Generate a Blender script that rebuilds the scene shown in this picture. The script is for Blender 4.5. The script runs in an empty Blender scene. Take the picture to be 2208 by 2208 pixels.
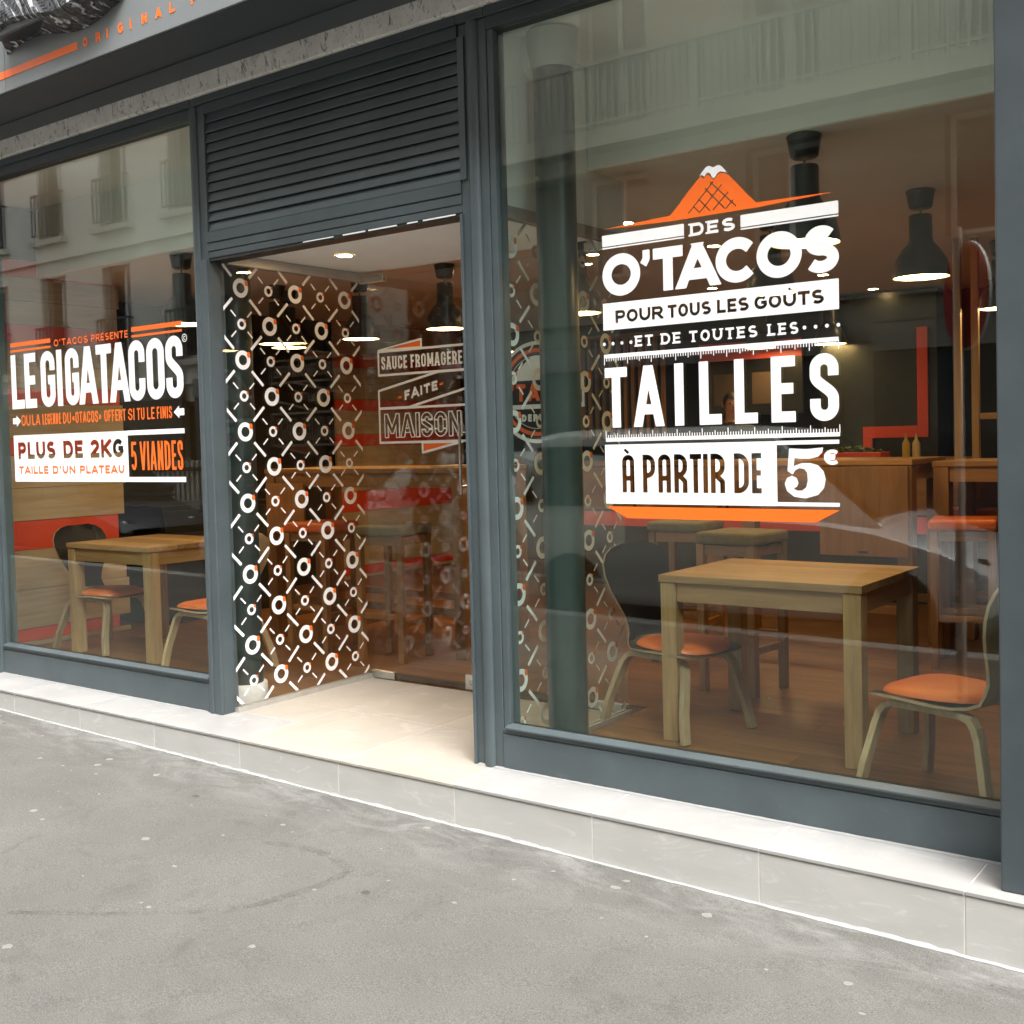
import bpy, bmesh, math, random
import numpy as np
from mathutils import Vector, Matrix, Euler
random.seed(7); rng = np.random.default_rng(7)
PI = math.pi
SC = bpy.context.scene
COL = SC.collection

# ------------------------------------------------------------------ camera, sky, sun, exposure
F_PX, IMG = 2431.0, 2208.0
YAW, PITCH, ROLL = 0.64007582, -0.03828771, -0.0256364
CAM_POS = Vector((0.0, -3.675, 1.36))
cd = bpy.data.cameras.new('camera'); cam = bpy.data.objects.new('camera', cd); COL.objects.link(cam)
fw = Vector((-math.sin(YAW)*math.cos(PITCH), math.cos(YAW)*math.cos(PITCH), math.sin(PITCH)))
r0 = fw.cross(Vector((0, 0, 1))).normalized(); u0 = r0.cross(fw)
rt = math.cos(ROLL)*r0 + math.sin(ROLL)*u0; up = -math.sin(ROLL)*r0 + math.cos(ROLL)*u0
cam.matrix_world = Matrix(((rt.x, up.x, -fw.x, CAM_POS.x), (rt.y, up.y, -fw.y, CAM_POS.y), (rt.z, up.z, -fw.z, CAM_POS.z), (0, 0, 0, 1)))
cd.sensor_width = 36; cd.lens = F_PX/IMG*36; cd.shift_y = -61/2208; cd.clip_start = 0.05; cd.clip_end = 500
SC.camera = cam

SUN_EL, SUN_AZ = math.radians(58), math.radians(125)     # azimuth from +Y, clockwise
w = bpy.data.worlds.new('World'); SC.world = w; w.use_nodes = True
nt = w.node_tree; bg = nt.nodes['Background']
sky = nt.nodes.new('ShaderNodeTexSky'); sky.sky_type = 'NISHITA'; sky.sun_disc = False
sky.sun_elevation = SUN_EL; sky.sun_rotation = SUN_AZ; sky.air_density = 1.0; sky.dust_density = 4.0; sky.ozone_density = 1.0
hs = nt.nodes.new('ShaderNodeHueSaturation'); hs.inputs['Saturation'].default_value = 0.22   # an overcast, nearly grey sky
nt.links.new(sky.outputs[0], hs.inputs['Color']); nt.links.new(hs.outputs[0], bg.inputs['Color'])
bg.inputs['Strength'].default_value = 0.15
sl = bpy.data.lights.new('sun', 'SUN'); sl.energy = 1.4; sl.angle = math.radians(40); sl.color = (1.0, 0.97, 0.93)
so = bpy.data.objects.new('sun', sl); COL.objects.link(so)
sd = Vector((math.sin(SUN_AZ)*math.cos(SUN_EL), math.cos(SUN_AZ)*math.cos(SUN_EL), math.sin(SUN_EL)))
so.rotation_euler = sd.to_track_quat('Z', 'Y').to_euler(); so.location = sd*30
SC.view_settings.view_transform = 'Standard'; SC.view_settings.look = 'None'
SC.view_settings.exposure = 2.3; SC.view_settings.gamma = 1.0; SC.view_settings.use_curve_mapping = False
SC.render.engine = 'CYCLES'
cy = SC.cycles
cy.use_denoising = True
try: cy.denoiser = 'OPENIMAGEDENOISE'
except Exception: pass
cy.max_bounces = 8; cy.diffuse_bounces = 4; cy.glossy_bounces = 3; cy.transmission_bounces = 4; cy.transparent_max_bounces = 32
cy.sample_clamp_indirect = 6.0; cy.caustics_reflective = False; cy.caustics_refractive = False
LAMP_L = 9.0      # radiance of pendant diffusers
SPOT_L = 24.0      # radiance of recessed downlights

# ------------------------------------------------------------------ materials
M = {}
def new_mat(name):
    m = bpy.data.materials.new(name); m.use_nodes = True; M[name] = m
    return m, m.node_tree, m.node_tree.nodes['Principled BSDF']
def nd(t, typ, **kw):
    n = t.nodes.new(typ)
    for k, v in kw.items():
        if k in n.inputs: n.inputs[k].default_value = v
        else: setattr(n, k, v)
    return n
def ramp(t, fac, stops):
    r = t.nodes.new('ShaderNodeValToRGB'); e = r.color_ramp.elements
    while len(e) < len(stops): e.new(0.5)
    for i, (p, c) in enumerate(stops):
        e[i].position = p; e[i].color = (*c, 1) if len(c) == 3 else c
    t.links.new(fac, r.inputs['Fac']); return r
def coords(t, scale=(1, 1, 1), kind='Object', loc=(0, 0, 0)):
    c = t.nodes.new('ShaderNodeTexCoord'); mp = t.nodes.new('ShaderNodeMapping')
    mp.inputs['Scale'].default_value = scale; mp.inputs['Location'].default_value = loc
    t.links.new(c.outputs[kind], mp.inputs['Vector']); return mp.outputs[0]
def plain(name, col, rough=0.5, var=0.12, vscale=6, bump=0.0, bscale=80, metal=0, spec=0.5, coat=0):
    m, t, b = new_mat(name)
    v = coords(t); n = nd(t, 'ShaderNodeTexNoise', Scale=vscale, Detail=6, Roughness=0.6); t.links.new(v, n.inputs['Vector'])
    lo = tuple(c*(1-var) for c in col); hi = tuple(min(1, c*(1+var)) for c in col)
    r = ramp(t, n.outputs['Fac'], [(0.3, lo), (0.7, hi)]); t.links.new(r.outputs[0], b.inputs['Base Color'])
    rr = nd(t, 'ShaderNodeMapRange'); rr.inputs['To Min'].default_value = rough*0.85; rr.inputs['To Max'].default_value = min(1, rough*1.15)
    t.links.new(n.outputs['Fac'], rr.inputs['Value']); t.links.new(rr.outputs[0], b.inputs['Roughness'])
    b.inputs['Metallic'].default_value = metal; b.inputs['Specular IOR Level'].default_value = spec; b.inputs['Coat Weight'].default_value = coat
    if bump:
        n2 = nd(t, 'ShaderNodeTexNoise', Scale=bscale, Detail=4); t.links.new(v, n2.inputs['Vector'])
        bp = nd(t, 'ShaderNodeBump', Strength=bump, Distance=0.004); t.links.new(n2.outputs['Fac'], bp.inputs['Height']); t.links.new(bp.outputs[0], b.inputs['Normal'])
    return m
def wood(name, dark, light, scale, rough=0.45, kind='Object', rnd=0.25):
    m, t, b = new_mat(name)
    v = coords(t, scale, kind)
    oi = t.nodes.new('ShaderNodeObjectInfo')
    va = nd(t, 'ShaderNodeVectorMath', operation='ADD'); t.links.new(v, va.inputs[0])
    ml = nd(t, 'ShaderNodeMath', operation='MULTIPLY'); ml.inputs[1].default_value = 37.0; t.links.new(oi.outputs['Random'], ml.inputs[0]); t.links.new(ml.outputs[0], va.inputs[1])
    n = nd(t, 'ShaderNodeTexNoise', Scale=1.0, Detail=8, Roughness=0.65, Distortion=0.6); t.links.new(va.outputs[0], n.inputs['Vector'])
    r = ramp(t, n.outputs['Fac'], [(0.28, dark), (0.5, tuple((a+c)/2 for a, c in zip(dark, light))), (0.72, light)])
    hsv = t.nodes.new('ShaderNodeHueSaturation'); mr = nd(t, 'ShaderNodeMapRange'); mr.inputs['To Min'].default_value = 1-rnd; mr.inputs['To Max'].default_value = 1+rnd
    t.links.new(oi.outputs['Random'], mr.inputs['Value']); t.links.new(mr.outputs[0], hsv.inputs['Value']); t.links.new(r.outputs[0], hsv.inputs['Color'])
    t.links.new(hsv.outputs[0], b.inputs['Base Color']); b.inputs['Roughness'].default_value = rough
    bp = nd(t, 'ShaderNodeBump', Strength=0.12, Distance=0.002); t.links.new(n.outputs['Fac'], bp.inputs['Height']); t.links.new(bp.outputs[0], b.inputs['Normal'])
    return m
def emit(name, col, strength):
    m, t, b = new_mat(name); b.inputs['Base Color'].default_value = (*col, 1)
    b.inputs['Emission Color'].default_value = (*col, 1); b.inputs['Emission Strength'].default_value = strength
    return m
def glass(name, tint, f0=0.045, rough=0.0):
    """thin pane face: transparent + mirror reflection weighted by Schlick's fresnel"""
    m = bpy.data.materials.new(name); m.use_nodes = True; M[name] = m; t = m.node_tree; t.nodes.clear()
    out = t.nodes.new('ShaderNodeOutputMaterial'); mix = t.nodes.new('ShaderNodeMixShader')
    tr = t.nodes.new('ShaderNodeBsdfTransparent'); tr.inputs[0].default_value = (*tint, 1)
    gl = t.nodes.new('ShaderNodeBsdfGlossy'); gl.inputs['Roughness'].default_value = rough; gl.inputs['Color'].default_value = (1, 1, 1, 1)
    g = t.nodes.new('ShaderNodeNewGeometry'); dt = nd(t, 'ShaderNodeVectorMath', operation='DOT_PRODUCT')
    t.links.new(g.outputs['Normal'], dt.inputs[0]); t.links.new(g.outputs['Incoming'], dt.inputs[1])
    ab = nd(t, 'ShaderNodeMath', operation='ABSOLUTE'); t.links.new(dt.outputs['Value'], ab.inputs[0])
    om = nd(t, 'ShaderNodeMath', operation='SUBTRACT'); om.inputs[0].default_value = 1; t.links.new(ab.outputs[0], om.inputs[1])
    pw = nd(t, 'ShaderNodeMath', operation='POWER'); pw.inputs[1].default_value = 5; t.links.new(om.outputs[0], pw.inputs[0])
    ma = nd(t, 'ShaderNodeMath', operation='MULTIPLY_ADD'); ma.inputs[1].default_value = 1-f0; ma.inputs[2].default_value = f0; t.links.new(pw.outputs[0], ma.inputs[0])
    t.links.new(ma.outputs[0], mix.inputs[0]); t.links.new(tr.outputs[0], mix.inputs[1]); t.links.new(gl.outputs[0], mix.inputs[2]); t.links.new(mix.outputs[0], out.inputs[0])
    return m

plain('frame_grey', (0.060, 0.078, 0.085), 0.42, 0.16, 3.2, 0.06, 160)
def scuff(name, amt):
    m = M[name]; t = m.node_tree; b = t.nodes['Principled BSDF']; old = b.inputs['Base Color'].links[0].from_socket
    n = nd(t, 'ShaderNodeTexNoise', Scale=7, Detail=9, Roughness=0.78, Distortion=1.8); t.links.new(coords(t, (1, 1, 2.4)), n.inputs['Vector'])
    r = ramp(t, n.outputs['Fac'], [(0.60, (0, 0, 0)), (0.74, (amt, amt, amt))])
    mx = nd(t, 'ShaderNodeMix', data_type='RGBA'); t.links.new(r.outputs[0], mx.inputs[0]); t.links.new(old, mx.inputs[6]); mx.inputs[7].default_value = (0.22, 0.23, 0.23, 1); t.links.new(mx.outputs[2], b.inputs['Base Color'])
scuff('frame_grey', 0.22)
plain('frame_dark', (0.045, 0.057, 0.064), 0.45, 0.10, 5, 0.05, 160)  # darker copy of the frame grey; on the head rails it paints in their shade
plain('black_paint', (0.018, 0.022, 0.022), 0.35, 0.15, 8)
plain('column_paint', (0.030, 0.045, 0.042), 0.32, 0.10, 8)
plain('steel', (0.62, 0.62, 0.60), 0.22, 0.05, 20, metal=1)
plain('aluminium', (0.55, 0.54, 0.51), 0.42, 0.08, 20, metal=0.6)
plain('white_paint', (0.90, 0.92, 0.89), 0.75, 0.03, 3)
plain('ceiling_paint', (0.72, 0.70, 0.66), 0.8, 0.03, 3)
plain('dark_wall', (0.017, 0.016, 0.0155), 0.6, 0.2, 3)
plain('red_paint', (0.80, 0.085, 0.030), 0.4, 0.06, 6)
plain('vinyl_white', (0.90, 0.91, 0.91), 0.45, 0.02, 10)
plain('vinyl_orange', (0.93, 0.155, 0.012), 0.45, 0.03, 10)
plain('vinyl_dark', (0.10, 0.07, 0.05), 0.5, 0.05, 10)
plain('orange_leather', (0.72, 0.155, 0.022), 0.42, 0.08, 9, 0.15, 300)
plain('olive_fabric', (0.20, 0.165, 0.085), 0.9, 0.15, 20, 0.3, 500)
plain('black_laminate', (0.012, 0.013, 0.017), 0.3, 0.1, 6)
plain('lamp_black', (0.022, 0.024, 0.024), 0.35, 0.1, 8)
plain('grout', (0.62, 0.60, 0.56), 0.9, 0.1, 30)
plain('caulk', (0.26, 0.26, 0.254), 0.7, 0.04, 30)
plain('rubber', (0.02, 0.02, 0.02), 0.8, 0.1, 10)
plain('opp_plaster', (0.76, 0.735, 0.66), 0.85, 0.08, 1.2)
plain('opp_stone', (0.60, 0.57, 0.49), 0.85, 0.12, 1.5)
plain('capital_paint', (0.42, 0.44, 0.41), 0.7, 0.05, 6)
plain('curtain_glass', (0.34, 0.335, 0.31), 0.3, 0.2, 2)
plain('opp_ashlar', (0.25, 0.24, 0.21), 0.85, 0.12, 1.5)
plain('opp_joinery', (0.70, 0.70, 0.67), 0.5, 0.05, 2)
plain('shutter', (0.24, 0.235, 0.22), 0.6, 0.08, 2)
plain('iron_light', (0.60, 0.58, 0.52), 0.6, 0.08, 5)
plain('iron_dark', (0.04, 0.04, 0.045), 0.5, 0.1, 5)
plain('opp_glass', (0.05, 0.06, 0.065), 0.08, 0.2, 2)
plain('car_silver', (0.80, 0.82, 0.83), 0.25, 0.03, 3, metal=0.3, coat=0.6)
plain('car_white', (0.72, 0.73, 0.74), 0.25, 0.03, 3, coat=0.6)
plain('car_glass', (0.012, 0.016, 0.018), 0.05, 0.1, 3)
plain('sign_grey', (0.165, 0.18, 0.186), 0.35, 0.03, 3)
plain('skin', (0.52, 0.29, 0.20), 0.5, 0.08, 12)
plain('hair', (0.015, 0.011, 0.009), 0.6, 0.2, 40)
plain('cloth_black', (0.02, 0.02, 0.022), 0.85, 0.15, 20)
plain('road_red', (0.55, 0.03, 0.03), 0.4, 0.05, 8)
plain('sauce_yellow', (0.55, 0.38, 0.06), 0.35, 0.06, 15)
plain('sauce_cream', (0.66, 0.52, 0.27), 0.35, 0.06, 15)
plain('tray_green', (0.12, 0.28, 0.04), 0.5, 0.3, 25)
plain('awning_stripe', (0.30, 0.29, 0.24), 0.8, 0.1, 6)
wood('oak_x', (0.30, 0.165, 0.065), (0.50, 0.30, 0.135), (2.2, 26, 26))
wood('oak_z', (0.33, 0.20, 0.085), (0.52, 0.34, 0.16), (26, 26, 2.2))
wood('oak_y', (0.30, 0.17, 0.07), (0.50, 0.31, 0.14), (26, 2.2, 26))
wood('ply', (0.40, 0.29, 0.16), (0.56, 0.42, 0.25), (30, 30, 4), 0.5)
wood('floor_wood', (0.115, 0.048, 0.017), (0.27, 0.125, 0.045), (1.6, 18, 18), 0.32, rnd=0.2)
wood('pale_wood', (0.40, 0.315, 0.21), (0.60, 0.49, 0.345), (26, 1.6, 22), 0.55, rnd=0.12)
wood('bar_wood', (0.24, 0.12, 0.042), (0.40, 0.21, 0.08), (2.2, 26, 26))
wood('bar_wood_z', (0.24, 0.12, 0.042), (0.38, 0.20, 0.08), (26, 26, 2.2))
emit('lamp_glow', (1.0, 0.60, 0.24), LAMP_L)
emit('spot_glow', (1.0, 0.62, 0.28), SPOT_L)
glass('pane', (0.938, 0.985, 0.957), 0.044)
glass('door_glass', (0.965, 0.975, 0.965), 0.040)

# tiles: pale ceramic with faint cloudy streaks and dusty smears
def tile_mat(name, a, b_, smear):
    m, t, b = new_mat(name); v = coords(t, (1.2, 1.2, 4)); g = t.nodes.new('ShaderNodeObjectInfo')
    va = nd(t, 'ShaderNodeVectorMath', operation='ADD'); ml = nd(t, 'ShaderNodeMath', operation='MULTIPLY'); ml.inputs[1].default_value = 19
    t.links.new(g.outputs['Random'], ml.inputs[0]); t.links.new(v, va.inputs[0]); t.links.new(ml.outputs[0], va.inputs[1])
    n = nd(t, 'ShaderNodeTexNoise', Scale=2.2, Detail=7, Roughness=0.6, Distortion=0.8); t.links.new(va.outputs[0], n.inputs['Vector'])
    r = ramp(t, n.outputs['Fac'], [(0.3, a), (0.7, b_)])
    n2 = nd(t, 'ShaderNodeTexNoise', Scale=3.1, Detail=5, Roughness=0.7, Distortion=2.2); t.links.new(va.outputs[0], n2.inputs['Vector'])
    r2 = ramp(t, n2.outputs['Fac'], [(0.56, (0, 0, 0)), (0.68, (smear, smear, smear))])
    mx = nd(t, 'ShaderNodeMix', data_type='RGBA'); t.links.new(r2.outputs[0], mx.inputs[0]); t.links.new(r.outputs[0], mx.inputs[6]); mx.inputs[7].default_value = (0.78, 0.77, 0.75, 1)
    t.links.new(mx.outputs[2], b.inputs['Base Color']); b.inputs['Roughness'].default_value = 0.55
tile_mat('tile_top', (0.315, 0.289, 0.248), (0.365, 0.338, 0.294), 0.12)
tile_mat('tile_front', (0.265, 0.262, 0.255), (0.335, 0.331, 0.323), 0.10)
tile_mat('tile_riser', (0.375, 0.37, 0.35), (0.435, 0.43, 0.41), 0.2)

def asphalt():
    m, t, b = new_mat('asphalt'); v = coords(t)
    L = t.links
    n1 = nd(t, 'ShaderNodeTexNoise', Scale=1.1, Detail=8, Roughness=0.62); L.new(v, n1.inputs['Vector'])
    base = ramp(t, n1.outputs['Fac'], [(0.25, (0.088, 0.0855, 0.078)), (0.5, (0.106, 0.103, 0.0945)), (0.75, (0.126, 0.1225, 0.1125))])
    n2 = nd(t, 'ShaderNodeTexNoise', Scale=210, Detail=3, Roughness=0.7); L.new(v, n2.inputs['Vector'])
    gr = ramp(t, n2.outputs['Fac'], [(0.32, (0.62, 0.62, 0.62)), (0.68, (1.36, 1.36, 1.36))])
    m1 = nd(t, 'ShaderNodeMix', data_type='RGBA', blend_type='MULTIPLY'); m1.inputs[0].default_value = 1; L.new(base.outputs[0], m1.inputs[6]); L.new(gr.outputs[0], m1.inputs[7])
    # dark grime patches
    n3 = nd(t, 'ShaderNodeTexNoise', Scale=2.6, Detail=7, Roughness=0.7, Distortion=1.0); L.new(v, n3.inputs['Vector'])
    gm = ramp(t, n3.outputs['Fac'], [(0.55, (1, 1, 1)), (0.76, (0.66, 0.65, 0.64))])
    m2 = nd(t, 'ShaderNodeMix', data_type='RGBA', blend_type='MULTIPLY'); m2.inputs[0].default_value = 0.8; L.new(m1.outputs[2], m2.inputs[6]); L.new(gm.outputs[0], m2.inputs[7])
    # building dust swept along the foot of the step
    sep = t.nodes.new('ShaderNodeSeparateXYZ'); L.new(v, sep.inputs[0])
    mr = nd(t, 'ShaderNodeMapRange'); mr.inputs['From Min'].default_value = -0.95; mr.inputs['From Max'].default_value = -0.26; L.new(sep.outputs['Y'], mr.inputs['Value'])
    pw = nd(t, 'ShaderNodeMath', operation='POWER'); pw.inputs[1].default_value = 2.2; L.new(mr.outputs[0], pw.inputs[0])
    n4 = nd(t, 'ShaderNodeTexNoise', Scale=4.5, Detail=8, Roughness=0.72, Distortion=0.7); L.new(coords(t, (0.7, 1.6, 1)), n4.inputs['Vector'])
    d1 = ramp(t, n4.outputs['Fac'], [(0.44, (0, 0, 0)), (0.72, (0.8, 0.8, 0.8))])
    mm = nd(t, 'ShaderNodeMath', operation='MULTIPLY'); L.new(d1.outputs[0], mm.inputs[0]); L.new(pw.outputs[0], mm.inputs[1])
    m3 = nd(t, 'ShaderNodeMix', data_type='RGBA'); L.new(mm.outputs[0], m3.inputs[0]); L.new(m2.outputs[2], m3.inputs[6]); m3.inputs[7].default_value = (0.25, 0.247, 0.24, 1)
    # soot in the gutter between dust streaks
    n5 = nd(t, 'ShaderNodeTexNoise', Scale=3.0, Detail=8, Roughness=0.75, Distortion=0.4); L.new(coords(t, (0.8, 2.0, 1), loc=(5, 3, 1)), n5.inputs['Vector'])
    d2 = ramp(t, n5.outputs['Fac'], [(0.50, (0, 0, 0)), (0.68, (0.75, 0.75, 0.75))])
    m4m = nd(t, 'ShaderNodeMath', operation='MULTIPLY'); L.new(d2.outputs[0], m4m.inputs[0]); L.new(pw.outputs[0], m4m.inputs[1])
    m4 = nd(t, 'ShaderNodeMix', data_type='RGBA'); L.new(m4m.outputs[0], m4.inputs[0]); L.new(m3.outputs[2], m4.inputs[6]); m4.inputs[7].default_value = (0.058, 0.057, 0.056, 1)
    # tiny pale chips of grit
    vo = nd(t, 'ShaderNodeTexVoronoi', Scale=34); L.new(v, vo.inputs['Vector'])
    ch = ramp(t, vo.outputs['Distance'], [(0.05, (1, 1, 1)), (0.09, (0, 0, 0))])
    wn = nd(t, 'ShaderNodeSeparateColor'); L.new(vo.outputs['Color'], wn.inputs[0])
    gt = nd(t, 'ShaderNodeMath', operation='GREATER_THAN'); gt.inputs[1].default_value = 0.95; L.new(wn.outputs[0], gt.inputs[0])
    cm = nd(t, 'ShaderNodeMath', operation='MULTIPLY'); L.new(ch.outputs[0], cm.inputs[0]); L.new(gt.outputs[0], cm.inputs[1])
    m5 = nd(t, 'ShaderNodeMix', data_type='RGBA'); L.new(cm.outputs[0], m5.inputs[0]); L.new(m4.outputs[2], m5.inputs[6]); m5.inputs[7].default_value = (0.21, 0.206, 0.19, 1)
    L.new(m5.outputs[2], b.inputs['Base Color']); b.inputs['Roughness'].default_value = 0.9; b.inputs['Specular IOR Level'].default_value = 0.25
    bp = nd(t, 'ShaderNodeBump', Strength=0.35, Distance=0.003); L.new(n2.outputs['Fac'], bp.inputs['Height']); L.new(bp.outputs[0], b.inputs['Normal'])
asphalt()
def stone_beam_mat():
    m, t, b = new_mat('grimy_stone'); L = t.links; v = coords(t)
    n = nd(t, 'ShaderNodeTexNoise', Scale=5, Detail=8, Roughness=0.65); L.new(v, n.inputs['Vector'])
    r = ramp(t, n.outputs['Fac'], [(0.3, (0.66, 0.645, 0.59)), (0.55, (0.80, 0.785, 0.73)), (0.75, (0.88, 0.865, 0.81))])
    n2 = nd(t, 'ShaderNodeTexNoise', Scale=16, Detail=8, Roughness=0.8, Distortion=1.5); L.new(coords(t, (1.6, 1, 0.8)), n2.inputs['Vector'])
    k = ramp(t, n2.outputs['Fac'], [(0.54, (0, 0, 0)), (0.62, (0.85, 0.85, 0.85))])
    mx = nd(t, 'ShaderNodeMix', data_type='RGBA'); L.new(k.outputs[0], mx.inputs[0]); L.new(r.outputs[0], mx.inputs[6]); mx.inputs[7].default_value = (0.07, 0.065, 0.06, 1)
    L.new(mx.outputs[2], b.inputs['Base Color']); b.inputs['Roughness'].default_value = 0.9
    bp = nd(t, 'ShaderNodeBump', Strength=0.5, Distance=0.006); L.new(n2.outputs['Fac'], bp.inputs['Height']); L.new(bp.outputs[0], b.inputs['Normal'])
stone_beam_mat()
def film_mat():
    m, t, b = new_mat('plastic_film'); L = t.links; v = coords(t)
    rot = nd(t, 'ShaderNodeVectorRotate', rotation_type='Y_AXIS'); rot.inputs['Angle'].default_value = 0.62; L.new(v, rot.inputs['Vector'])
    wv = nd(t, 'ShaderNodeTexWave', Scale=4.2, Distortion=16.0, Detail=6.0); wv.inputs['Detail Scale'].default_value = 1.6; wv.bands_direction = 'X'
    st = nd(t, 'ShaderNodeMapping'); st.inputs['Scale'].default_value = (1, 1, 0.22); L.new(rot.outputs[0], st.inputs['Vector']); L.new(st.outputs[0], wv.inputs['Vector'])
    nz = nd(t, 'ShaderNodeTexNoise', Scale=9, Detail=6, Roughness=0.7); L.new(st.outputs[0], nz.inputs['Vector'])
    mm = nd(t, 'ShaderNodeMath', operation='MULTIPLY'); L.new(wv.outputs['Fac'], mm.inputs[0]); L.new(nz.outputs['Fac'], mm.inputs[1])
    r = ramp(t, mm.outputs[0], [(0.34, (0.010, 0.010, 0.011)), (0.46, (0.05, 0.05, 0.052)), (0.58, (0.55, 0.57, 0.58))])  # pale streaks put the highlights along the film's folds into the colour
    L.new(r.outputs[0], b.inputs['Base Color']); b.inputs['Roughness'].default_value = 0.25
    bp = nd(t, 'ShaderNodeBump', Strength=0.6, Distance=0.01); L.new(wv.outputs['Fac'], bp.inputs['Height']); L.new(bp.outputs[0], b.inputs['Normal'])
film_mat()
def stain_mat():
    m, t, b = new_mat('tyre_mark'); L = t.links
    n = nd(t, 'ShaderNodeTexNoise', Scale=14, Detail=7, Roughness=0.75); L.new(coords(t), n.inputs['Vector'])
    r = ramp(t, n.outputs['Fac'], [(0.40, (0, 0, 0)), (0.78, (0.38, 0.38, 0.38))]); L.new(r.outputs[0], b.inputs['Alpha'])
    b.inputs['Base Color'].default_value = (0.034, 0.033, 0.031, 1); b.inputs['Roughness'].default_value = 0.9
stain_mat()

# ------------------------------------------------------------------ object helpers
def tag(o, label=None, cat=None, group=None, kind=None):
    if label: o['label'] = label
    if cat: o['category'] = cat
    if group: o['group'] = group
    if kind: o['kind'] = kind
    return o
def empty(name, loc=(0, 0, 0), rz=0, **kw):
    o = bpy.data.objects.new(name, None); COL.objects.link(o); o.location = loc; o.rotation_euler = (0, 0, rz); o.empty_display_size = 0.1
    return tag(o, **kw)
class MB:
    def __init__(s): s.v = []; s.f = []; s.mi = []
    def add(s, vs, fs, mi=0):
        o = len(s.v); s.v += [tuple(p) for p in vs]; s.f += [tuple(i+o for i in f) for f in fs]; s.mi += [mi]*len(fs); return s
    def box(s, x0, x1, y0, y1, z0, z1, mi=0):
        vs = [(x, y, z) for x in (x0, x1) for y in (y0, y1) for z in (z0, z1)]
        return s.add(vs, [(0, 1, 3, 2), (4, 6, 7, 5), (0, 4, 5, 1), (2, 3, 7, 6), (0, 2, 6, 4), (1, 5, 7, 3)], mi)
    def lathe(s, prof, c=(0, 0, 0), n=24, mi=0, cap=True):
        vs = []; fs = []
        for r, z in prof:
            for k in range(n):
                a = 2*PI*k/n; vs.append((c[0]+r*math.cos(a), c[1]+r*math.sin(a), c[2]+z))
        for i in range(len(prof)-1):
            for k in range(n):
                fs.append((i*n+k, i*n+(k+1) % n, (i+1)*n+(k+1) % n, (i+1)*n+k))
        if cap:
            fs.append(tuple(range(n))[::-1]); fs.append(tuple((len(prof)-1)*n+k for k in range(n)))
        return s.add(vs, fs, mi)
    def tube(s, pts, r, n=10, mi=0):
        pts = [Vector(p) for p in pts]; vs = []; fs = []
        rs = r if isinstance(r, (list, tuple)) else [r]*len(pts)
        for i, p in enumerate(pts):
            d = (pts[min(i+1, len(pts)-1)]-pts[max(i-1, 0)]).normalized()
            a = d.cross(Vector((0, 0, 1)) if abs(d.z) < 0.95 else Vector((1, 0, 0))).normalized(); b = d.cross(a)
            for k in range(n):
                t = 2*PI*k/n; vs.append(p+(a*math.cos(t)+b*math.sin(t))*rs[i])
        for i in range(len(pts)-1):
            for k in range(n): fs.append((i*n+k, i*n+(k+1) % n, (i+1)*n+(k+1) % n, (i+1)*n+k))
        fs.append(tuple(range(n))[::-1]); fs.append(tuple((len(pts)-1)*n+k for k in range(n)))
        return s.add(vs, fs, mi)
    def ribbon(s, pts, wdir, hw, ht, mi=0):
        """rectangular-section bar swept along pts; wdir = width direction, hw half width, ht half thickness"""
        pts = [Vector(p) for p in pts]; wd = Vector(wdir).normalized(); vs = []; fs = []
        for i, p in enumerate(pts):
            d = (pts[min(i+1, len(pts)-1)]-pts[max(i-1, 0)]).normalized(); nn = d.cross(wd).normalized()
            vs += [p-wd*hw-nn*ht, p+wd*hw-nn*ht, p+wd*hw+nn*ht, p-wd*hw+nn*ht]
        for i in range(len(pts)-1):
            for k in range(4): fs.append((i*4+k, i*4+(k+1) % 4, i*4+4+(k+1) % 4, i*4+4+k))
        fs.append((3, 2, 1, 0)); e = 4*(len(pts)-1); fs.append((e, e+1, e+2, e+3))
        return s.add(vs, fs, mi)
    def extrude(s, poly, y0, y1, plane='xz', mi=0):
        """prism from 2D polygon"""
        n = len(poly)
        if plane == 'xz': vs = [(p[0], y0, p[1]) for p in poly]+[(p[0], y1, p[1]) for p in poly]
        elif plane == 'yz': vs = [(y0, p[0], p[1]) for p in poly]+[(y1, p[0], p[1]) for p in poly]
        else: vs = [(p[0], p[1], y0) for p in poly]+[(p[0], p[1], y1) for p in poly]
        fs = [tuple(range(n)), tuple(range(n, 2*n))[::-1]]+[(i, i+n, (i+1) % n+n, (i+1) % n) for i in range(n)]
        return s.add(vs, fs, mi)
    def mesh(s, name, fix=True):
        me = bpy.data.meshes.new(name); me.from_pydata(s.v, [], s.f); 
        if any(s.mi): me.polygons.foreach_set('material_index', s.mi)
        if fix:
            bm = bmesh.new(); bm.from_mesh(me); bmesh.ops.recalc_face_normals(bm, faces=bm.faces); bm.to_mesh(me); bm.free()
        me.update(); return me
    def build(s, name, mat, parent=None, smooth=False, bevel=0, seg=2, loc=None, fix=True):
        me = s.mesh(name, fix)
        for mm in (mat if isinstance(mat, (list, tuple)) else [mat]): me.materials.append(M[mm] if isinstance(mm, str) else mm)
        if smooth:
            me.polygons.foreach_set('use_smooth', [True]*len(me.polygons))
            try: me.set_sharp_from_angle(angle=math.radians(38))
            except Exception: pass
        o = bpy.data.objects.new(name, me); COL.objects.link(o)
        if parent: o.parent = parent
        if loc: o.location = loc
        if bevel:
            b = o.modifiers.new('bevel', 'BEVEL'); b.width = bevel; b.segments = seg; b.limit_method = 'ANGLE'; b.angle_limit = math.radians(40)
        return o
def box(name, mat, x0, x1, y0, y1, z0, z1, parent=None, bevel=0):
    return MB().box(x0, x1, y0, y1, z0, z1).build(name, mat, parent, bevel=bevel)
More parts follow.
